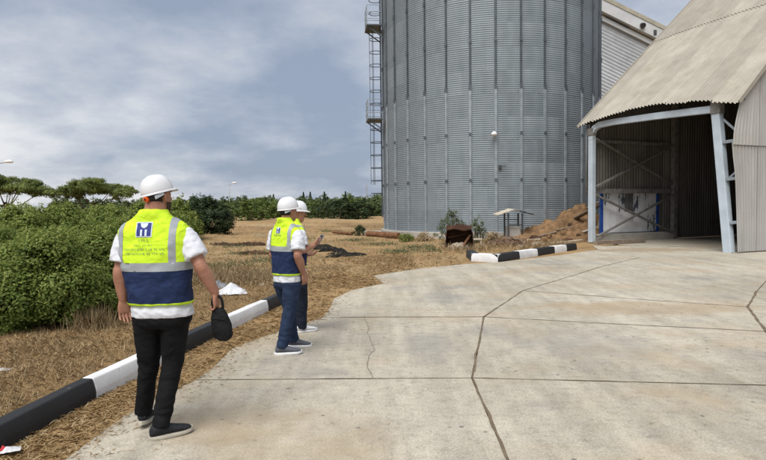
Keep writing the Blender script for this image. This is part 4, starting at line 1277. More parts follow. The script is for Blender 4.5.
# rusty box
g = gpos(459, 249)
rb = empty('rusted_box', (g.x, g.y, 0), R(-8), 'open rusted steel box with bent lid in front of the silo', 'box')
mb = MB()
def plate(P4, th=.02):
    a_, b_, c_, d_ = [Vector(p) for p in P4]; n = (b_ - a_).cross(d_ - a_).normalized() * th
    m_ = MB(); m_.add([a_, b_, c_, d_, a_ + n, b_ + n, c_ + n, d_ + n], [(0, 3, 2, 1), (4, 5, 6, 7), (0, 1, 5, 4), (1, 2, 6, 5), (2, 3, 7, 6), (3, 0, 4, 7)]); return m_
plate([(-.48, .45, 0), (.48, .45, 0), (.42, .5, .78), (-.42, .5, .80)]).build('back_plate', M['rust'], rb)
plate([(-.55, -.3, 0), (-.48, .45, 0), (-.42, .5, .78), (-.47, .0, .66)]).build('side_plate', M['rust'], rb)
plate([(.56, -.3, 0), (.48, .45, 0), (.42, .5, .78), (.50, -.05, .58)]).build('side_plate', M['rust'], rb)
mb = MB(); vs = []; fs = []
for i in range(9):
    u = -1 + i / 4
    for j, (y_, z_) in enumerate(((.54, .80), (.2, .86), (-.12, .80), (-.2, .70))):
        vs.append((u * (.47 if j else .44), y_, z_ + .03 * math.sin(u * 4 + j)))
        vs.append((u * (.47 if j else .44), y_, z_ + .03 * math.sin(u * 4 + j) + .025))
for i in range(8):
    for j in range(3):
        a_ = i * 8 + j * 2; fs += [(a_, a_ + 2, a_ + 10, a_ + 8), (a_ + 1, a_ + 9, a_ + 11, a_ + 3)]
mb.add(vs, fs); mb.build('lid', M['rust'], rb)
o = blob_mesh(.38, .3, .2, 44, 16, 5, .5).build('rubble_fill', M['rubble'], rb)
mb = MB(); mb.beam((.1, -.25, .02), (.42, .1, .5), .1, .04); mb.build('loose_bar', M['rust_light'], rb)
mb = MB(); mb.beam((-.4, .1, .4), (.3, .2, .55), .05, .05); mb.build('loose_bar', M['rust'], rb)

# little shelter
kx, kyy = at(513, 25.2), 25.2
sh_ = empty('small_shelter', (kx, kyy, 0), R(4), 'tiny steel shelter with bent sheet roof in front of the silo', 'shelter')
for x_, y_ in ((-.3, -.3), (.34, -.3), (-.3, .3), (.34, .3)):
    mb = MB(); mb.box((x_, y_, .62), (.06, .06, 1.24)); mb.build('post', M['steel_dark'], sh_)
mb = MB(); mb.add([(-.82, -.42, 1.16), (-.1, -.45, 1.40), (.22, -.42, 1.36), (-.82, .42, 1.2), (-.1, .42, 1.44), (.22, .42, 1.4),
                   (-.82, -.42, 1.18), (-.1, -.45, 1.42), (.22, -.42, 1.38), (-.82, .42, 1.22), (-.1, .42, 1.46), (.22, .42, 1.42)],
                  [(0, 3, 4, 1), (1, 4, 5, 2), (6, 7, 10, 9), (7, 8, 11, 10), (0, 1, 7, 6), (1, 2, 8, 7), (3, 9, 10, 4), (4, 10, 11, 5), (0, 6, 9, 3), (2, 5, 11, 8)])
mb.build('roof_sheet', M['wood_pale'], sh_)
mb = MB(); mb.add([(.18, -.43, 1.38), (.86, -.36, 1.2), (.86, .4, 1.22), (.18, .43, 1.42), (.18, -.43, 1.35), (.86, -.36, 1.17), (.86, .4, 1.19), (.18, .43, 1.39)], [(0, 1, 2, 3), (4, 7, 6, 5), (0, 4, 5, 1), (2, 6, 7, 3), (1, 5, 6, 2), (0, 3, 7, 4)])
mb.build('roof_sheet', M['steel_dark'], sh_)
mb = MB(); mb.box((0.02, .05, .36), (.58, .5, .56)); mb.build('cabinet', M['plinth'], sh_, bevel=.03)
for y_, z_ in ((.3, .95), (-.3, .72)):
    mb = MB(); mb.beam((-.3, y_, z_), (.34, y_, z_), .04, .04); mb.build('rail', M['steel_dark'], sh_)

# stick heap
hp = empty('stick_heap', (at(510, 22.3), 22.3, -.02), 0, 'tangled heap of dry sticks and scrap beside the little shelter', 'heap')
for i in range(46):
    a_ = random.uniform(0, 3.14); L_ = random.uniform(.4, 1.0); cxx, cyy = random.gauss(0, .38), random.gauss(0, .3)
    zc0 = random.uniform(.02, .30) * math.exp(-(cxx * cxx + cyy * cyy) * 1.6)
    t_ = random.uniform(-.3, .3)
    dv = Vector((math.cos(a_) * math.cos(t_), math.sin(a_) * math.cos(t_), math.sin(t_))) * L_ / 2
    c = Vector((cxx, cyy, max(zc0, abs(dv.z)) + .02))
    mb = MB(); mb.tube([c - dv, c + Vector((random.uniform(-.05, .05), 0, .02)), c + dv], [.022, .02, .01], 5); mb.build('stick', M['stick' if i % 4 else 'wood_grey'], hp)
for i in range(14):
    px, py = random.uniform(478, 560), random.uniform(244, 250)
    g = gpos(px, py - 2.0 if px < 530 else py - 4)
    o = blob_mesh(random.uniform(.08, .2), random.uniform(.08, .16), random.uniform(.06, .13), 60 + i, 9, 4, .5).build('rubble_stone', M['rubble' if i % 3 else 'wood_grey'], None,
        label='lump of rubble lying behind the short kerb by the silo', cat='rubble', group='rubble behind the short kerb'); o.location = g
tt = empty('timber_trestle', gpos(476, 246), 0, 'low pale timber trestle right of the rusted box', 'trestle')
for nm, cc, ss in (('top_board', (0, 0, .28), (.5, .12, .07)), ('leg', (-.2, 0, .12), (.06, .08, .26)), ('leg', (.2, 0, .12), (.06, .08, .26))):
    mb = MB(); mb.box(cc, ss); mb.build(nm, M['wood_pale'], tt)

# heap of husks against the shed
hx_, hy_ = 7.9, 25.8
n = 90; vs = []; fs = []
def heap_z(x, y):
    # x,y relative: ridge climbs towards the shed wall
    a_ = (x + 3.4) / 5.4
    crest = 1.5 * max(0, min(1, a_)) ** 1.15
    yc = (y - .1) / 1.9
    z = crest * max(0, 1 - abs(yc) ** 1.5) * (1 if x < 2.0 else max(0, 1 - (x - 2.0) / 1.4))
    z *= 1 + .45 * noise.noise(Vector((x * 1.1, y * 1.1, 2)))
    z += (.20 * noise.noise(Vector((x * 2.6, y * 2.6, 5))) + .13 * noise.noise(Vector((x * 7, y * 7, 1))) + .06 * noise.noise(Vector((x * 16, y * 16, 1)))) * min(1, z * 2.5)
    return z
for j in range(n + 1):
    for i in range(n + 1):
        x_, y_ = -3.6 + 7 * i / n, -2.2 + 4.4 * j / n
        vs.append((x_, y_, heap_z(x_, y_) - .05))
for j in range(n):
    for i in range(n):
        a_ = j * (n + 1) + i; fs.append((a_, a_ + 1, a_ + n + 2, a_ + n + 1))
mb = MB(); mb.add(vs, fs)
hp = mb.build('husk_heap', M['heap'], None, smooth=True, label='large orange brown heap of husks between silo and shed', cat='heap')
hp.location = (hx_, hy_, 0); hp.rotation_euler = (0, 0, R(16))
def on_heap(px, py):
    d = CAM_ROT @ Vector(((px - 383.0) / F, (230.0 - py) / F, -1.0)); d.normalize(); o_ = Vector((0, 0, CAMZ))
    im = Matrix.Translation((hx_, hy_, 0)) @ Matrix.Rotation(R(16), 4, 'Z'); im.invert()
    for k in range(600):
        p = o_ + d * (20 + k * .02); q = im @ p
        if -3.6 < q.x < 3.4 and -2.2 < q.y < 2.2 and q.z < heap_z(q.x, q.y) - .05: return p
        if p.z < 0: return p
    return o_ + d * 26
for (ax_, ay_, bx_, by_, wd, th_, mt, lab, nm) in (
        (543, 245.5, 582, 241.5, .14, .06, 'wood_pale', 'pale plank lying at the foot of the husk heap', 'plank'),
        (527, 241.5, 540, 240.5, .14, .07, 'wood_pale', 'short pale plank at the left end of the husk heap', 'plank'),
        (576, 219, 607, 203, .34, .06, 'wood_grey', 'wide grey board lying up the slope of the husk heap', 'board'),
        (536, 238, 556, 233, .10, .05, 'wood_grey', 'thin grey board low on the left side of the husk heap', 'board'),
        (583, 233, 603, 226, .16, .05, 'wood_pale', 'pale board high on the husk heap beside the shed column', 'board'),
        (588, 209, 606, 200, .12, .05, 'wood_pale', 'pale board at the very top of the husk heap', 'board'),
        (556, 231, 572, 228, .08, .05, 'wood_grey', 'thin grey stick half way up the husk heap', 'stick')):
    p, q = on_heap(ax_, ay_), on_heap(bx_, by_)
    mb = MB(); mb.beam(p + Vector((0, 0, .05)), q + Vector((0, 0, .06)), wd, th_); mb.build(nm, M[mt], None, label=lab, cat='timber', bevel=.008)
for k_, (px_, py_) in enumerate(((535, 238), (549, 236), (563, 233), (570, 225), (584, 229), (590, 216), (578, 235), (556, 240), (545, 241), (568, 240), (532, 242), (588, 238))):
    p = on_heap(px_, py_); o = blob_mesh(random.uniform(.12, .3), random.uniform(.1, .2), random.uniform(.08, .16), 90 + k_, 9, 4, .6).build('crust_lump', M['debris' if k_ % 3 == 0 else 'heap'], hp); o.matrix_parent_inverse = Matrix.Identity(4)
    o.matrix_basis = hp.matrix_basis.inverted() @ Matrix.Translation(p - Vector((0, 0, .03))) @ Matrix.Rotation(k_ * 1.3, 4, 'Z')
p = on_heap(598, 229); mb = MB(); mb.beam(p, p + Vector((.25, -.05, 1.35)), .09, .05); mb.build('plank', M['wood_pale'], None, label='pale plank standing up behind the left shed column', cat='timber')
g = gpos(610, 246); mb = MB(); mb.beam((g.x - .6, g.y - .05, .1), (g.x + 1.9, g.y + 1.2, .1), .16, .14); mb.build('timber_beam', M['wood_grey'], None, label='grey timber beam on the floor inside the shed door', cat='timber')

# ------------------------------------------------------------------ street lamps
def street_lamp(px, py, d, arm, lab, side=1, thick=1.0):
    x = at(px, d); ztop = CAMZ + (207 + (383 - px) * .0122 - py) / F * d
    z0 = float(ground_z(x, d)) - .3
    root = empty('street_lamp', (x - side * arm, d, z0), 0, lab, 'street lamp')
    h = ztop - z0
    mb = MB(); mb.tube([(0, 0, 0), (0, 0, h * .5), (0, 0, h - .45)], [.09 * thick, .075 * thick, .06 * thick], 10); mb.build('pole', M['pole'], root, smooth=True)
    mb = MB(); mb.tube([(0, 0, h - .45), (side * arm * .12, 0, h - .28), (side * arm * .5, 0, h - .12), (side * arm * .9, 0, h)], .045 * thick, 8); mb.build('arm', M['pole'], root, smooth=True)
    mb = MB(); a0 = arm * .8
    mb.tube([(side * a0, 0, h - .02), (side * (a0 + .15), 0, h + .05), (side * (a0 + .55), 0, h + .09), (side * (a0 + .85), 0, h + .05), (side * (a0 + .95), 0, h + .0)], [.05 * thick, .11 * thick, .16 * thick, .13 * thick, .04], 10)
    mb.build('lamp_head', M['lamp_white'], root, smooth=True)
street_lamp(11, 162.5, 55, 2.4, 'street lamp with long arm reaching in from the left picture edge', 1, 1.1)
street_lamp(21, 187, 85, 1.2, 'street lamp with pale head in front of the left pine', 1, 1.3)
street_lamp(233, 183.5, 95, .5, 'slender street lamp in the distance right of the front person', 1, 1.1)
x = at(367, 100)
up_ = empty('utility_pole', (x, 100, 0), 0, 'thin pale pole rising from the far trees beside the silo', 'pole')
mb = MB(); mb.tube([(0, 0, -.5), (0, 0, 5.6)], [.11, .08], 8); mb.build('shaft', M['pole'], up_)
mb = MB(); mb.box((0, 0, 5.5), (.5, .1, .08)); mb.build('cross_arm', M['pole'], up_)

# ================================================================== PEOPLE
def loft(rings, n=24, p=2.0):
    """rings: (centre, axis a vector, axis b vector)"""
    vs = []; fs = []
    for c, a_, b_ in rings:
        c, a_, b_ = Vector(c), Vector(a_), Vector(b_)
        for k in range(n):
            an = 2 * math.pi * k / n; co, si = math.cos(an), math.sin(an)
            co = math.copysign(abs(co) ** (2 / p), co); si = math.copysign(abs(si) ** (2 / p), si)
            vs.append(c + a_ * co + b_ * si)
    for i in range(len(rings) - 1):
        for k in range(n):
            q, r_ = i * n + k, i * n + (k + 1) % n
            fs.append((q, r_, r_ + n, q + n))
    fs.append(tuple(range(n - 1, -1, -1))); fs.append(tuple(range((len(rings) - 1) * n, len(rings) * n)))
    return vs, fs

def limb(points, radii, n=16, flat=1.0, side=(1, 0, 0), caps=True):
    pts_ = [Vector(p) for p in points]; rs = list(radii)
    # smooth resample (Catmull)
    P, Rr = [], []
    for i in range(len(pts_) - 1):
        p0, p1, p2, p3 = pts_[max(i - 1, 0)], pts_[i], pts_[i + 1], pts_[min(i + 2, len(pts_) - 1)]
        for k in range(4):
            t = k / 4
            P.append(.5 * ((2 * p1) + (p2 - p0) * t + (2 * p0 - 5 * p1 + 4 * p2 - p3) * t * t + (3 * p1 - p0 - 3 * p2 + p3) * t ** 3))
            Rr.append(rs[i] * (1 - t) + rs[i + 1] * t)
    P.append(pts_[-1]); Rr.append(rs[-1])
    if caps:
        d0 = (P[0] - P[1]).normalized(); d1 = (P[-1] - P[-2]).normalized()
        r0, r1 = Rr[0], Rr[-1]
        P = [P[0] + d0 * r0 * .95, P[0] + d0 * r0 * .7] + P + [P[-1] + d1 * r1 * .7, P[-1] + d1 * r1 * .95]
        Rr = [r0 * .3, r0 * .7] + Rr + [r1 * .7, r1 * .3]
    rings = []
    for i, p in enumerate(P):
        d = (P[min(i + 1, len(P) - 1)] - P[max(i - 1, 0)]).normalized()
        s = Vector(side); s = s - d * s.dot(d)
        if s.length < .05: s = Vector((0, 1, 0)) - d * d.y
        s.normalize(); t = d.cross(s)
        rings.append((p, s * Rr[i], t * Rr[i] * flat))
    return loft(rings, n)

def union(parts, voxel, smooth=4, name='m', wrinkle=None):
    me = bpy.data.meshes.new('tmp'); vs = []; fs = []
    for v, f in parts:
        b = len(vs); vs += [tuple(q) for q in v]; fs += [tuple(i + b for i in ff) for ff in f]
    me.from_pydata(vs, [], fs)
    bm = bmesh.new(); bm.from_mesh(me); bmesh.ops.recalc_face_normals(bm, faces=bm.faces); bm.to_mesh(me); bm.free()
    o = bpy.data.objects.new('tmp', me); COL.objects.link(o)
    r_ = o.modifiers.new('r', 'REMESH'); r_.mode = 'VOXEL'; r_.voxel_size = voxel; r_.adaptivity = 0
    if smooth:
        s_ = o.modifiers.new('s', 'SMOOTH'); s_.factor = .5; s_.iterations = smooth
    dg = bpy.context.evaluated_depsgraph_get()
    res = bpy.data.meshes.new_from_object(o.evaluated_get(dg)); res.name = name
    bpy.data.objects.remove(o); bpy.data.meshes.remove(me)
    if wrinkle:
        n = len(res.vertices); co = np.empty(n * 3, np.float32); no = np.empty(n * 3, np.float32)
        res.vertices.foreach_get('co', co); res.vertices.foreach_get('normal', no)
        co = co.reshape(-1, 3); no = no.reshape(-1, 3)
        amt = np.array([wrinkle(Vector(c)) for c in co.astype(float)])
        co = co + no * amt[:, None]
        res.vertices.foreach_set('co', co.ravel())
    res.polygons.foreach_set('use_smooth', np.ones(len(res.polygons), dtype=bool)); res.update()
    return res

def hand_parts(wr, d, pn, ts, curl, spread=.06, sc=1.0, thumb_curl=.3):
    """wr wrist, d finger direction, pn palm normal (side fingers curl to), ts thumb side"""
    d = Vector(d).normalized(); pn = Vector(pn); pn = (pn - d * pn.dot(d)).normalized(); ts = Vector(ts); ts = (ts - d * ts.dot(d) - pn * ts.dot(pn)).normalized()
    wr = Vector(wr); out_ = []
    rings = []
    for f, a_, b_ in ((-.02, .027, .021), (.0, .028, .02), (.02, .034, .019), (.05, .042, .017), (.08, .043, .015), (.094, .040, .012)):
        rings.append((wr + d * f * sc, ts * a_ * sc, pn * b_ * sc))
    out_.append(loft(rings, 16, 2.4))
    for i, (o_, L, r_) in enumerate(((.034, .076, .0086), (.0115, .086, .0088), (-.0115, .080, .0086), (-.034, .064, .0078))):
        p = wr + d * .085 * sc + ts * o_ * sc
        sp = ts * (o_ * spread * 30 * .12)
        pts_ = [p]; ang = curl * .35
        for k, fr in enumerate((.45, .31, .24)):
            dirv = (d + sp) * math.cos(ang) + pn * math.sin(ang)
            p = p + dirv.normalized() * L * fr * sc; pts_.append(p); ang += curl * (.8 + .12 * i)
        out_.append(limb(pts_, [r_ * sc, r_ * .98 * sc, r_ * .9 * sc, r_ * .75 * sc], 10, side=ts))
    p = wr + d * .02 * sc + ts * .028 * sc
    t1 = (ts * .75 + d * .75 + pn * .25).normalized(); t2 = (ts * .25 + d + pn * thumb_curl).normalized(); t3 = (d + pn * thumb_curl * 1.6 - ts * .1).normalized()
    out_.append(limb([p, p + t1 * .034 * sc, p + t1 * .034 * sc + t2 * .03 * sc, p + t1 * .034 * sc + t2 * .03 * sc + t3 * .026 * sc], [.014 * sc, .0115 * sc, .0105 * sc, .008 * sc], 10, side=pn))
    return out_

def split_mesh(me, planes, classify):
    bm = bmesh.new(); bm.from_mesh(me)
    for co, no in planes:
        bmesh.ops.bisect_plane(bm, geom=bm.verts[:] + bm.edges[:] + bm.faces[:], plane_co=co, plane_no=no, dist=1e-5)
    bm.normal_update()
    groups = {}
    for f in bm.faces: groups.setdefault(classify(f.calc_center_median(), f.normal), []).append(f)
    res = {}
    for key, fl in groups.items():
        if key is None: continue
        idx = {}; vs = []; fs = []
        for f in fl:
            row = []
            for v in f.verts:
                if v.index not in idx or True:
                    kk = v
                    if kk not in idx: idx[kk] = len(vs); vs.append((v.co.copy(), v.normal.copy()))
                row.append(idx[kk])
            fs.append(tuple(row))
        res[key] = (vs, fs)
    bm.free()
    return res

def head_frame(c, yaw, pitch, roll=0):
    return Matrix.Translation(c) @ Matrix.Rotation(yaw, 4, 'Z') @ Matrix.Rotation(pitch, 4, 'X') @ Matrix.Rotation(roll, 4, 'Y')

def person(label, loc, rz, p):
    root = empty('person', loc, rz, label, 'person')
    hs, ws, cx = p['hs'], p['ws'], p.get('cx', 0.0)
    Z = lambda z: z * hs
    HM = head_frame(p['head'], p['yaw'], p['pitch'])
    def H(v): return HM @ Vector(v)
    H3 = HM.to_3x3()
    # ---- body
    parts = []
    hr = [(-.118, .045, .022, .020), (-.107, .040, .044, .042), (-.08, .020, .058, .068), (-.04, .008, .066, .085), (0, 0, .073, .094), (.04, -.003, .075, .097), (.075, -.004, .068, .09), (.1, -.004, .05, .068), (.115, -.004, .025, .035)]
    parts.append(loft([(H((0, cy, z)), H3 @ Vector((a_, 0, 0)), H3 @ Vector((0, b_, 0))) for z, cy, a_, b_ in hr], 24, 2.2))
    parts.append(limb([H((0, .088, .028)), H((0, .104, 0)), H((0, .112, -.022))], [.008, .011, .015], 10))
    for sx in (-1, 1):
        parts.append(limb([H((sx * .074, -.004, .028)), H((sx * .084, -.014, .018)), H((sx * .085, -.016, -.005)), H((sx * .076, -.004, -.03))], [.009, .013, .012, .008], 10, side=H3 @ Vector((0, 1, 0))))
    nb = Vector((cx, -.01, Z(1.50)))
    parts.append(limb([H((0, -.018, -.02)), H((0, -.03, -.085)), nb], [.064, .055 + .09 * (ws - .8), .056 + .06 * (ws - .8)], 18))
    tr = [(1.53, .07, .06), (1.47, .15, .085), (1.38, .19, .105), (1.25, .19, .115), (1.05, .175, .12), (.93, .175, .12), (.86, .15, .11)]
    parts.append(loft([((cx * (z - .8) / .7, 0, Z(z)), (a_ * ws, 0, 0), (0, b_ * ws, 0)) for z, a_, b_ in tr], 24))
    for k in ('L', 'R'):
        s, e_, w_ = [Vector(p['arm' + k][i]) for i in range(3)]
        aw = .85 + .15 * ws
        parts.append(limb([s, s.lerp(e_, .5), s.lerp(e_, .86), e_ + Vector((0, -.006, 0)), e_.lerp(w_, .28), e_.lerp(w_, .62), w_], [.048 * aw, .057 * aw, .046 * aw, .046 * aw, .051 * aw, .042 * aw, .030 * aw], 16))
        hd = p['hand' + k]
        parts += hand_parts(w_, *hd)
        h_, kn, an = [Vector(p['leg' + k][i]) for i in range(3)]
        parts.append(limb([h_, kn, an], [.085 * ws, .055, .04], 14))
    body = obj('body', union(parts, .0042, 2, 'body'), M['skin'], root)
    # ---- eyes, brows, mouth
    for sx in (-1, 1):
        mb = MB(); c = H((sx * .032, .082, .012)); mb.tube([c + H3 @ Vector((0, -.01, 0)), c, c + H3 @ Vector((0, .006, 0))], [.011, .0115, .006], 10); ey = mb.build('eye', M['eye'], root, smooth=True)
        mb = MB(); c = H((sx * .032, .0885, .012)); mb.tube([c, c + H3 @ Vector((0, .0015, 0))], [.0055, .0045], 10); mb.build('iris', M['iris'], ey)
        mb = MB(); mb.tube([H((sx * .014, .094, .032)), H((sx * .032, .091, .038)), H((sx * .052, .079, .032))], [.004, .005, .003], 6); mb.build('eyebrow', M['hair'], root)
    mb = MB(); mb.tube([H((-.025, .083, -.055)), H((0, .093, -.055)), H((.025, .083, -.055))], [.003, .007, .003], 8); mb.build('mouth', M['lip'], root, smooth=True)
    # ---- hair: shell over back and sides
    hrr = [(z, cy, a_ + .006, b_ + .007) for z, cy, a_, b_ in hr if z > -.05]
    hv, hf = loft([(Vector((0, cy, z)), Vector((a_, 0, 0)), Vector((0, b_, 0))) for z, cy, a_, b_ in hrr], 40, 2.2)
    hf = [f for f in hf if len(f) == 4 and (lambda c: (c.y < -.018 + .5 * max(0, c.z - .0)) and c.z > -.052 - (0.0 if c.y < -.03 else -.04))(sum((hv[i] for i in f), Vector()) / 4)]
    mb = MB(); mb.add([HM @ v for v in hv], hf); mb.build('hair', M['hair'], root, smooth=True)
    if p.get('beard'):
        bv, bf = loft([(Vector((0, cy, z)), Vector((a_ + .004, 0, 0)), Vector((0, b_ + .004, 0))) for z, cy, a_, b_ in [q for q in hr if q[0] < .01]], 40, 2.2)
        bf = [f for f in bf if len(f) == 4 and (lambda c: c.y > .018 and c.z < -.058 + .8 * max(0, abs(c.x) - .045))(sum((bv[i] for i in f), Vector()) / 4)]
        mb = MB(); mb.add([HM @ v for v in bv], bf); mb.build('beard', M['stubble'], root, smooth=True)
    # ---- hard hat
    HT = HM @ Matrix.Translation((0, .0, .038)) @ Matrix.Rotation(p.get('hat_tilt', 0), 4, 'X') @ Matrix.Rotation(p.get('hat_roll', 0), 4, 'Y') @ Matrix.Scale(p.get('hat_s', 1.0), 4)
    hat = empty('hard_hat'); hat.parent = root
    vs = []; fs = []; n = 48; mrow = 14
    prof = [(.985, -.012)] + [(math.cos(t) ** .72, math.sin(t)) for t in [i / mrow * math.pi / 2 for i in range(mrow)]]
    for r_, z_ in prof:
        for k in range(n):
            an = 2 * math.pi * k / n; x_, y_ = math.cos(an) * r_ * .121, math.sin(an) * r_ * .148
            zz_ = z_ * .142 if z_ >= 0 else z_
            rib = .006 * math.exp(-(x_ / .014) ** 2) * (1 if z_ > .25 else max(0, z_) * 4) + .0035 * (math.exp(-((abs(x_) - .045) / .010) ** 2)) * (1 if z_ > .3 else 0)
            vs.append(Vector((x_, y_, zz_ + rib)))
    vs.append(Vector((0, 0, .142 + .006)))
    for i in range(len(prof) - 1):
        for k in range(n): fs.append((i * n + k, i * n + (k + 1) % n, (i + 1) * n + (k + 1) % n, (i + 1) * n + k))
    top = len(vs) - 1; b0 = (len(prof) - 1) * n
    for k in range(n): fs.append((b0 + k, b0 + (k + 1) % n, top))
    mb = MB(); mb.add([HT @ v for v in vs], fs); mb.build('shell', M['hat'], hat, smooth=True)
    vs = []; fs = []
    for lay, dz in ((0, .004), (1, -.004)):
        for ro in range(3):
            for k in range(n):
                an = 2 * math.pi * k / n; c_, s_ = math.cos(an), math.sin(an)
                pk = max(0, s_) ** 2.2 * .044
                ex = (0, .5, 1)[ro] * (.007 + pk)
                x_ = c_ * (.120 + ex * .8); y_ = s_ * (.147 + ex)
                vs.append(Vector((x_, y_, -.008 + dz - (.0, .003, .007)[ro] - .018 * (0, .4, 1)[ro] * max(0, s_) ** 3 + .0)))
    N3 = 3 * n
    for k in range(n):
        k2 = (k + 1) % n
        for ro in range(2):
            a_, b_ = ro * n, (ro + 1) * n
            fs.append((a_ + k, b_ + k, b_ + k2, a_ + k2)); fs.append((N3 + a_ + k, N3 + a_ + k2, N3 + b_ + k2, N3 + b_ + k))
        fs.append((2 * n + k, N3 + 2 * n + k, N3 + 2 * n + k2, 2 * n + k2)); fs.append((k, k2, N3 + k2, N3 + k))
    mb = MB(); mb.add([HT @ v for v in vs], fs); mb.build('brim', M['hat'], hat, smooth=True, sharp=R(50))
    ik = .955 / p.get('hat_s', 1.0)
    # suspension: dark strap round the head under the shell, ratchet at the nape
    vs = []; fs = []
    for z_, g_ in ((-.005, .0), (-.022, 0), (-.048, .0)):
        for k in range(n):
            an = 2 * math.pi * k / n; s_ = math.sin(an)
            low = 1 if s_ < -.25 else .35
            vs.append(Vector((math.cos(an) * .089 * ik, (s_ * .112 - .003) * ik, z_ * low * ik)))
    for i in range(2):
        for k in range(n): fs.append((i * n + k, (i + 1) * n + k, (i + 1) * n + (k + 1) % n, i * n + (k + 1) % n))
    mb = MB(); mb.add([HT @ v for v in vs], fs); mb.build('head_strap', M['hat_band'], hat, smooth=True)
    if p.get('knob'):
        mb = MB(); a_ = HT @ (ik * Vector((0, -.112, -.034))); b_ = HT @ (ik * Vector((0, -.132, -.036))); mb.cyl(a_, b_, .022, .020, 12); kn_ = mb.build('ratchet_knob', M['orange'], hat, bevel=.003)
        mb = MB(); mb.cyl(b_, HT @ (ik * Vector((0, -.1345, -.036))), .008, .008, 10); mb.build('knob_hub', M['hat_band'], kn_)
    mb = MB(); q0, q1 = HT @ (ik * Vector((.060, -.094, -.026))), HT @ (ik * Vector((.088, -.03, -.012))); q0b, q1b = HT @ (ik * Vector((.06, -.094, -.052))), HT @ (ik * Vector((.09, -.03, -.034)))
    off = HT.to_3x3() @ Vector((.010, -.008, 0))
    mb.add([q0 + off, q1 + off, q1b + off, q0b + off, q0, q1, q1b, q0b], [(0, 1, 2, 3), (4, 7, 6, 5), (0, 4, 5, 1), (2, 6, 7, 3), (1, 5, 6, 2), (0, 3, 7, 4)]); mb.build('strap_tab', M['hat_grey'], hat)
    # ---- shirt
    vr = [(.93, .218, .160), (1.05, .224, .165), (1.18, .240, .165), (1.3, .257, .160), (1.4, .262, .148), (1.455, .254, .130), (1.50, .218, .110), (1.535, .160, .096), (1.565, .116, .092), (1.592, .098, .088), (1.608, .092, .084)]
    sr = [(.845, .214, .152), (.9, .212, .150)] + [(z, a_ - .022, b_ - .022) for z, a_, b_ in vr[:-4]] + [(1.53, .10, .075), (1.55, .075, .066)]
    def cxz(z): return cx * min(1, max(0, (z - .85) / .4))
    parts = [loft([((cxz(z), 0, Z(z)), (a_ * ws, 0, 0), (0, b_ * ws, 0)) for z, a_, b_ in sr], 28, 2.25)]
    for k in ('L', 'R'):
        s, e_ = Vector(p['arm' + k][0]), Vector(p['arm' + k][1])
        inn = Vector((s.x * .6, s.y, s.z - .01))
        parts.append(limb([inn, s, s.lerp(e_, .42), s.lerp(e_, .74)], [.055 * (.7 + .3 * ws), .070 * (.7 + .3 * ws), .084 * (.7 + .3 * ws), .086 * (.7 + .3 * ws)], 18, caps=False))
    wr_ = lambda c: .009 * (.25 - abs(noise.noise(Vector((c.x * 9 + c.z * 6, c.y * 9, c.z * 14))))) + .006 * noise.noise(Vector((c.x * 9, c.y * 9, c.z * 13))) + .004 * noise.noise(Vector((c.x * 22, c.y * 22, c.z * 30)))
    obj('shirt', union(parts, .008, 3, 'shirt', wr_), M['shirt'], root)
    # ---- vest
    h0, t0, t1 = p.get('vz', (.935, 1.175, 1.235))
    vr2 = [(h0 / 1.0, .221, .163)] + [q for q in vr if q[0] > h0 + .05]
    parts = [loft([((cxz(z), -.022 * min(1, max(0, (z - 1.5) / .08)), Z(z)), (a_ * ws, 0, 0), (0, b_ * ws, 0)) for z, a_, b_ in vr2], 40, 2.3)]
    vw = lambda c: .008 * noise.noise(Vector((c.x * 6, c.y * 6, c.z * 9 + 4))) + .012 * (.25 - abs(noise.noise(Vector((c.x * 7 + c.z * 4, c.y * 7, c.z * 9 - c.x * 5))))) + .004 * noise.noise(Vector((c.x * 13, c.y * 13, c.z * 22)))
    vm = union(parts, .010, 4, 'vest', vw)
    zt0, zt1 = Z(t0), Z(t1); hp_ = Z(h0) + .016
    tx0, tx1 = .160 * ws, .205 * ws
    pl = [((0, 0, zt0), (0, 0, 1)), ((0, 0, zt1), (0, 0, 1)), ((0, 0, hp_), (0, 0, 1))]
    for sx in (-1, 1):
        for t_ in (tx0, tx1):
            pl.append(((cx + p.get('tsh', 0) + sx * t_, 0, 0), (1, 0, 0)))
    def cl(c, nrm):
        if c.z < hp_: return 'hem'
        if c.z < zt0: return 'navy'
        if c.z < zt1: return 'band'
        xr = abs(c.x - cx - p.get('tsh', 0))
        if tx0 < xr < tx1 and c.z < Z(1.545): return 'tape_r' if c.x > cx else 'tape_l'
        return 'yellow'
    bvh = BVHTree.FromPolygons([v.co.copy() for v in vm.vertices], [tuple(q.vertices) for q in vm.polygons])
    gr = split_mesh(vm, pl, cl)
    vest = empty('safety_vest'); vest.parent = root
    for key, nm, mt, off in (('yellow', 'upper_panel', 'hi_vis', 0), ('navy', 'lower_panel', 'navy', 0), ('band', 'waist_tape', 'tape', .002), ('tape_l', 'shoulder_tape', 'tape', .002), ('tape_r', 'shoulder_tape', 'tape', .002), ('hem', 'hem_piping', 'hi_vis', .003)):
        if key not in gr: continue
        vs, fs = gr[key]
        me = bpy.data.meshes.new(nm); me.from_pydata([tuple(c + n_ * off) for c, n_ in vs], [], fs)
        me.polygons.foreach_set('use_smooth', np.ones(len(me.polygons), dtype=bool)); me.update()
        obj(nm, me, M[mt], vest)
    # ---- back print: projected on to the cloth
    def proj(x_, z_, off=.004):
        h = bvh.ray_cast(Vector((x_, -1, z_)), Vector((0, 1, 0)))
        return Vector((x_, (h[0].y if h[0] else -.1) - off, z_))
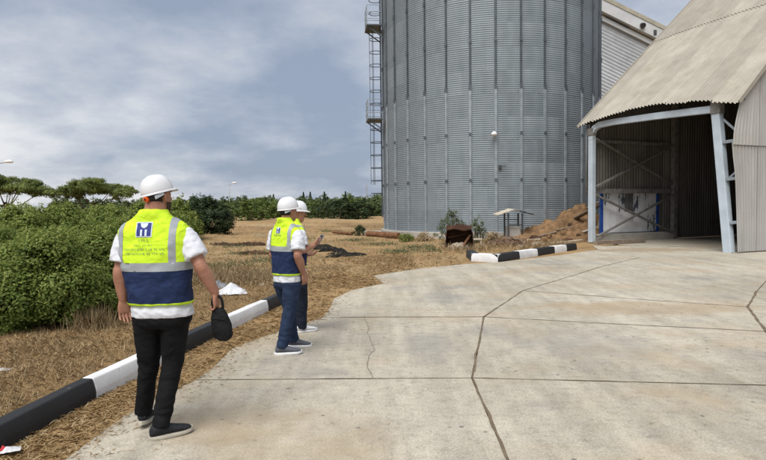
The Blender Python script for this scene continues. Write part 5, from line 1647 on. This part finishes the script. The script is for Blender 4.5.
    def patch(name, quads, mat, off, par):
        m_ = MB()
        for (xa, xb, za, zb) in quads:
            nx_, nz_ = max(1, int((xb - xa) / .012)), max(1, int((zb - za) / .012))
            vs = [proj(xa + (xb - xa) * i / nx_, za + (zb - za) * j / nz_, off) for j in range(nz_ + 1) for i in range(nx_ + 1)]
            m_.add(vs, [(j * (nx_ + 1) + i, j * (nx_ + 1) + i + 1, (j + 1) * (nx_ + 1) + i + 1, (j + 1) * (nx_ + 1) + i) for j in range(nz_) for i in range(nx_)])
        return m_.build(name, mat, par)
    LS = p.get('logo', 1.0); lx, lz = cx + p.get('lx', -.008), Z(p.get('lz', 1.465))
    q = lambda a_, b_, c_, d_: (lx + a_ * LS, lx + b_ * LS, lz + c_ * LS, lz + d_ * LS)
    patch('emblem_ground', [q(-.056, .056, -.052, .052)], M['logo_pale'], .004, vest)
    patch('emblem_field', [q(-.049, .049, -.045, .045)], M['logo_navy'], .006, vest)
    ds = []
    for i in range(8):
        za, zb_ = .045 - .034 * i / 8, .045 - .034 * (i + 1) / 8; hw = .026 * math.sqrt(max(.02, 1 - ((i + .5) / 8) ** 2)); ds.append(q(-hw, hw, zb_, za))
    patch('emblem_disc', ds, M['logo_pale'], .0078, vest)
    for a_ in (-.023, .009): patch('emblem_leg', [q(a_, a_ + .014, -.045, .000)], M['logo_pale'], .0078, vest)
    if p.get('text'):
        cu = bpy.data.curves.new('txt', 'FONT'); cu.body = 'I M S'; cu.size = .034; cu.align_x = 'CENTER'
        to = bpy.data.objects.new('txt', cu); COL.objects.link(to)
        me = bpy.data.meshes.new_from_object(to.evaluated_get(bpy.context.evaluated_depsgraph_get()))
        bpy.data.objects.remove(to)
        for v in me.vertices: v.co = proj(lx + v.co.x, lz - .086 + v.co.y, .005)
        obj('lettering', me, M['logo_ink'], vest)
        r_ = random.Random(4)
        for zoff, x0, x1, hh in ((-.112, -.066, .062, .010), (-.142, -.130, .138, .015), (-.170, -.128, .142, .013)):
            qs = []; x_ = x0
            while x_ < x1:
                w_ = r_.uniform(.006, .010)
                if r_.random() < .86:
                    qs.append((lx + x_, lx + x_ + .0028, lz + zoff, lz + zoff + hh))
                    qs.append((lx + x_ + .0028, lx + x_ + w_, lz + zoff + hh * r_.choice([0, .4, .8]), lz + zoff + hh * r_.choice([0, .4, .8]) + .0028))
                x_ += w_ + .0045
            qs = [(a_, b_, min(c_, d_), max(c_, d_)) for a_, b_, c_, d_ in qs]
            patch('lettering', qs, M['logo_ink'], .005, vest)
    elif p.get('small_text'):
        patch('lettering', [q(-.10, .10, -.078, -.070), q(-.10, .10, -.094, -.088)], M['logo_ink'], .005, vest)
    bpy.data.meshes.remove(vm)
    # ---- trousers
    parts = [loft([((0, 0, Z(z)), (a_ * ws, 0, 0), (0, b_ * ws, 0)) for z, a_, b_ in ((.90, .185, .125), (.87, .198, .138), (.84, .206, .147), (.80, .203, .145), (.765, .18, .12))], 26, 2.2)]
    lr = p.get('leg_r', (.108, .092, .072, .065, .061))
    for k in ('L', 'R'):
        h_, kn, an = [Vector(p['leg' + k][i]) for i in range(3)]
        parts.append(limb([h_, h_.lerp(kn, .5), kn, kn.lerp(an, .55), an + Vector((0, 0, -.025))], [r_ * (.55 + .45 * ws) for r_ in lr], 20, 1.06, caps=False))
    def tw(c):
        low = math.exp(-((c.z - .12) / .12) ** 2) + .7 * math.exp(-((c.z - Z(.5)) / .12) ** 2) + .6 * math.exp(-((c.z - Z(.76)) / .1) ** 2)
        w2 = c.z * 13 + 5 * c.x + 3 * noise.noise(Vector((c.x * 5, c.y * 5, c.z * 4)))
        return (.003 + .009 * low) * noise.noise(Vector((c.x * 7, c.y * 7, w2))) + .006 * noise.noise(Vector((c.x * 14 + 3, c.y * 14, c.z * 5)))
    obj('trousers', union(parts, .008, 3, 'trousers', tw), M[p['trousers']], root)
    # ---- shoes
    for k in ('L', 'R'):
        an = Vector(p['leg' + k][2]); yaw, pit, fz = p['foot' + k]
        T = Matrix.Translation((an.x, an.y, fz)) @ Matrix.Rotation(yaw, 4, 'Z') @ Matrix.Rotation(pit, 4, 'X')
        ln = p.get('shoe_s', 1.0)
        up = [(-.072, .022, .075, .03), (-.06, .033, .098, .028), (-.02, .040, .112, .028), (.03, .041, .105, .028), (.075, .044, .086, .028), (.12, .048, .070, .028), (.165, .046, .058, .028), (.195, .034, .048, .028), (.208, .016, .038, .028)]
        v, f = loft([(T @ Vector((0, y_ * ln, (zt_ + zb2) / 2)), T.to_3x3() @ Vector((a_, 0, 0)), T.to_3x3() @ Vector((0, 0, (zt_ - zb2) / 2))) for y_, a_, zt_, zb2 in up], 20, 2.3)
        mb = MB(); mb.add(v, f); shoe = mb.build('shoe', M[p['shoe']], root, smooth=True)
        so = []
        for i in range(17):
            u = -math.cos(math.pi * i / 16); y_ = .066 + .152 * u
            a_ = max(.006, (.0455 + .0045 * u) * (1 - abs(u) ** 3.2) ** .5); so.append((y_, a_, .010 * max(0, u - .55) ** 1.5 / .3 + .004 * max(0, -u - .7) / .3))
        vs = []; fs = []
        for y_, a_, z_ in so:
            for dz, g_ in ((0, .92), (.006, 1.0), (.024, 1.0), (.029, .9)):
                zz_ = z_ + dz
                vs.append(T @ Vector((-a_ * g_, y_ * ln, zz_))); vs.append(T @ Vector((a_ * g_, y_ * ln, zz_)))
        for i in range(len(so) - 1):
            b = i * 8
            loop = [0, 2, 4, 6, 7, 5, 3, 1]
            for j in range(8):
                a_, c_ = loop[j], loop[(j + 1) % 8]; fs.append((b + a_, b + c_, b + 8 + c_, b + 8 + a_))
        fs.append((0, 2, 4, 6, 7, 5, 3, 1)); bb = (len(so) - 1) * 8; fs.append(tuple(bb + i for i in (1, 3, 5, 7, 6, 4, 2, 0)))
        mb = MB(); mb.add(vs, fs); mb.build('sole', M[p['sole']], shoe, smooth=True, sharp=R(45))
        for j in range(4):
            mb = MB(); y_ = (.03 + j * .025) * ln; zt_ = .108 - j * .0125
            mb.tube([T @ Vector((-.026, y_, zt_ - .012)), T @ Vector((0, y_, zt_ + .002)), T @ Vector((.026, y_, zt_ - .012))], .0035, 5)
        mb.build('lace', M[p.get('lace', 'hat_band')], shoe)
    return root

# --- person with the black bag, seen from behind
P1 = dict(hs=1.0, ws=1.0, cx=-.035, head=(-.012, .0, 1.692), yaw=R(-25), pitch=R(3), hat_tilt=R(9), hat_roll=R(-9), hat_s=.82, knob=True, beard=True,
          armL=[(-.232, -.005, 1.415), (-.275, -.045, 1.165), (-.268, -.03, .965)], armR=[(.180, -.005, 1.415), (.296, -.05, 1.200), (.375, .01, .998)],
          handL=((.05, .05, -1), (.55, -.75, 0), (.75, .6, 0), .38), handR=((.08, .05, -1), (-.75, .1, 0), (0, 1, 0), 1.15, .04, 1.0, .7),
          legL=[(-.112, 0, .84), (-.128, .03, .49), (-.200, .10, .125)], legR=[(.088, 0, .84), (.058, .0, .49), (.012, -.125, .105)],
          tsh=-.022, lx=-.026, footL=(R(6), R(-7), .022), footR=(R(-58), R(2), .0), trousers='black_cloth', shoe='shoe_black', sole='sole', text=True)
person('person in white hard hat and yellow vest seen from behind, carrying a black bag', (-1.585, 3.94, 0), 0, P1)
# --- pair further on
def wl(dx, dy, rz):      # world offset -> local of a figure turned by rz
    v = Matrix.Rotation(-rz, 3, 'Z') @ Vector((dx, dy, 0)); return v.x, v.y
rz2 = R(-38)
nf = wl(-.045, -.13, rz2); ff = wl(.03, .19, rz2)
P2 = dict(hs=.930, ws=.80, cx=0, head=(.01, .03, 1.565), yaw=R(-6), pitch=R(2), hat_tilt=R(5), hat_s=.84,
          armL=[(-.185, 0, 1.315), (-.22, .0, 1.07), (-.10, .17, .93)], armR=[(.185, 0, 1.315), (.235, -.045, 1.085), (.195, .07, .875)],
          handL=((.5, .8, -.3), (.5, -.5, 0), (0, .3, 1), .6), handR=((-.1, .35, -1), (-1, 0, 0), (0, 1, .3), .9),
          legL=[(-.085, .0, .78), (-.045 + ff[0] * .4, ff[1] * .5 + .03, .46), (ff[0] - .01, ff[1], .10)], legR=[(.085, 0, .78), (.05 + nf[0] * .4, nf[1] * .5 + .03, .46), (nf[0], nf[1], .10)],
          footL=(R(-38), R(-3), .0), footR=(R(-42), R(1), .0), trousers='denim', shoe='shoe_grey', sole='sole_white', vz=(.935, 1.215, 1.275), logo=.62, lz=1.46, small_text=True, leg_r=(.114, .100, .079, .071, .068))
person('person in white hard hat, yellow vest and blue jeans, nearer of the pair', (-1.075, 6.12, 0), rz2, P2)
rz3 = R(-58)
P3 = dict(hs=.907, ws=.80, cx=0, head=(.0, .04, 1.535), yaw=R(-16), pitch=R(-4), hat_tilt=R(3), hat_s=.84,
          armL=[(-.18, 0, 1.285), (-.23, .02, 1.05), (-.10, .2, .98)], armR=[(.18, 0, 1.285), (.235, .0, 1.07), (.145, .195, 1.115)],
          handL=((.6, .7, .1), (.3, -.3, 1), (0, .6, .6), .5), handR=((-.15, .9, .45), (-.6, -.1, .6), (-.2, .3, .9), .75),
          legL=[(-.085, 0, .76), (-.075, .05, .45), (-.10, .0, .075)], legR=[(.085, 0, .76), (.075, .05, .45), (.08, .03, .075)],
          footL=(R(8), 0, .0), footR=(R(-6), 0, .0), trousers='denim_black', shoe='shoe_white', sole='sole_white', lace='shoe_white', vz=(.935, 1.215, 1.275), logo=.62, lz=1.46, small_text=True, leg_r=(.114, .100, .079, .071, .068))
pr3 = person('person in white hard hat and white sneakers looking at a phone, further of the pair', (-1.135, 7.12, 0), rz3, P3)

# phone in the hand
m3 = Matrix.Translation((-1.135, 7.12, 0)) @ Matrix.Rotation(rz3, 4, 'Z')
hp3 = m3 @ Vector((.115, .285, 1.175))
ph = empty('phone', hp3, rz3, 'grey phone held up in the hand beside the pair', 'phone')
ph.rotation_euler = (R(-38), R(8), rz3)
mb = MB(); mb.box((0, 0, 0), (.085, .012, .175)); mb.build('case', M['phone'], ph, bevel=.004)
mb = MB(); mb.box((0, -.0072, 0), (.075, .0016, .16)); mb.build('screen', M['screen'], ph)

# bag in the hand of the front person
bx_, by_, bz_ = -1.585 + .392, 3.94 + .012, .0
bag = empty('shoulder_bag', (bx_, by_, .655), R(-12), 'small black soft bag hanging from the right hand of the front person', 'bag')
rings = []
for z_, a_, b_, ox in ((0.0, .035, .02, .035), (.012, .062, .034, .035), (.05, .076, .042, .032), (.11, .074, .044, .024), (.17, .064, .038, .014), (.215, .052, .028, .006), (.235, .040, .016, .002)):
    rings.append((Vector((ox, 0, z_)), Vector((a_, 0, 0)), Vector((0, b_, 0))))
v, f = loft(rings, 22, 2.6); obj('bag_body', union([(v, f)], .006, 3, 'bag_body', lambda c: .006 * noise.noise(c * 16) + .003 * noise.noise(c * 40)), M['bag'], bag)
mb = MB(); mb.tube([(-.028, 0, .215), (-.045, .0, .27), (-.035, .0, .315), (-.002, .0, .328), (.03, .0, .30), (.038, 0, .25), (.032, 0, .215)], .011, 8); mb.build('strap', M['bag'], bag, smooth=True)
mb = MB(); mb.tube([(-.03, -.041, .16), (.02, -.046, .165), (.07, -.036, .155)], .003, 6); mb.build('zip', M['bag'], bag)
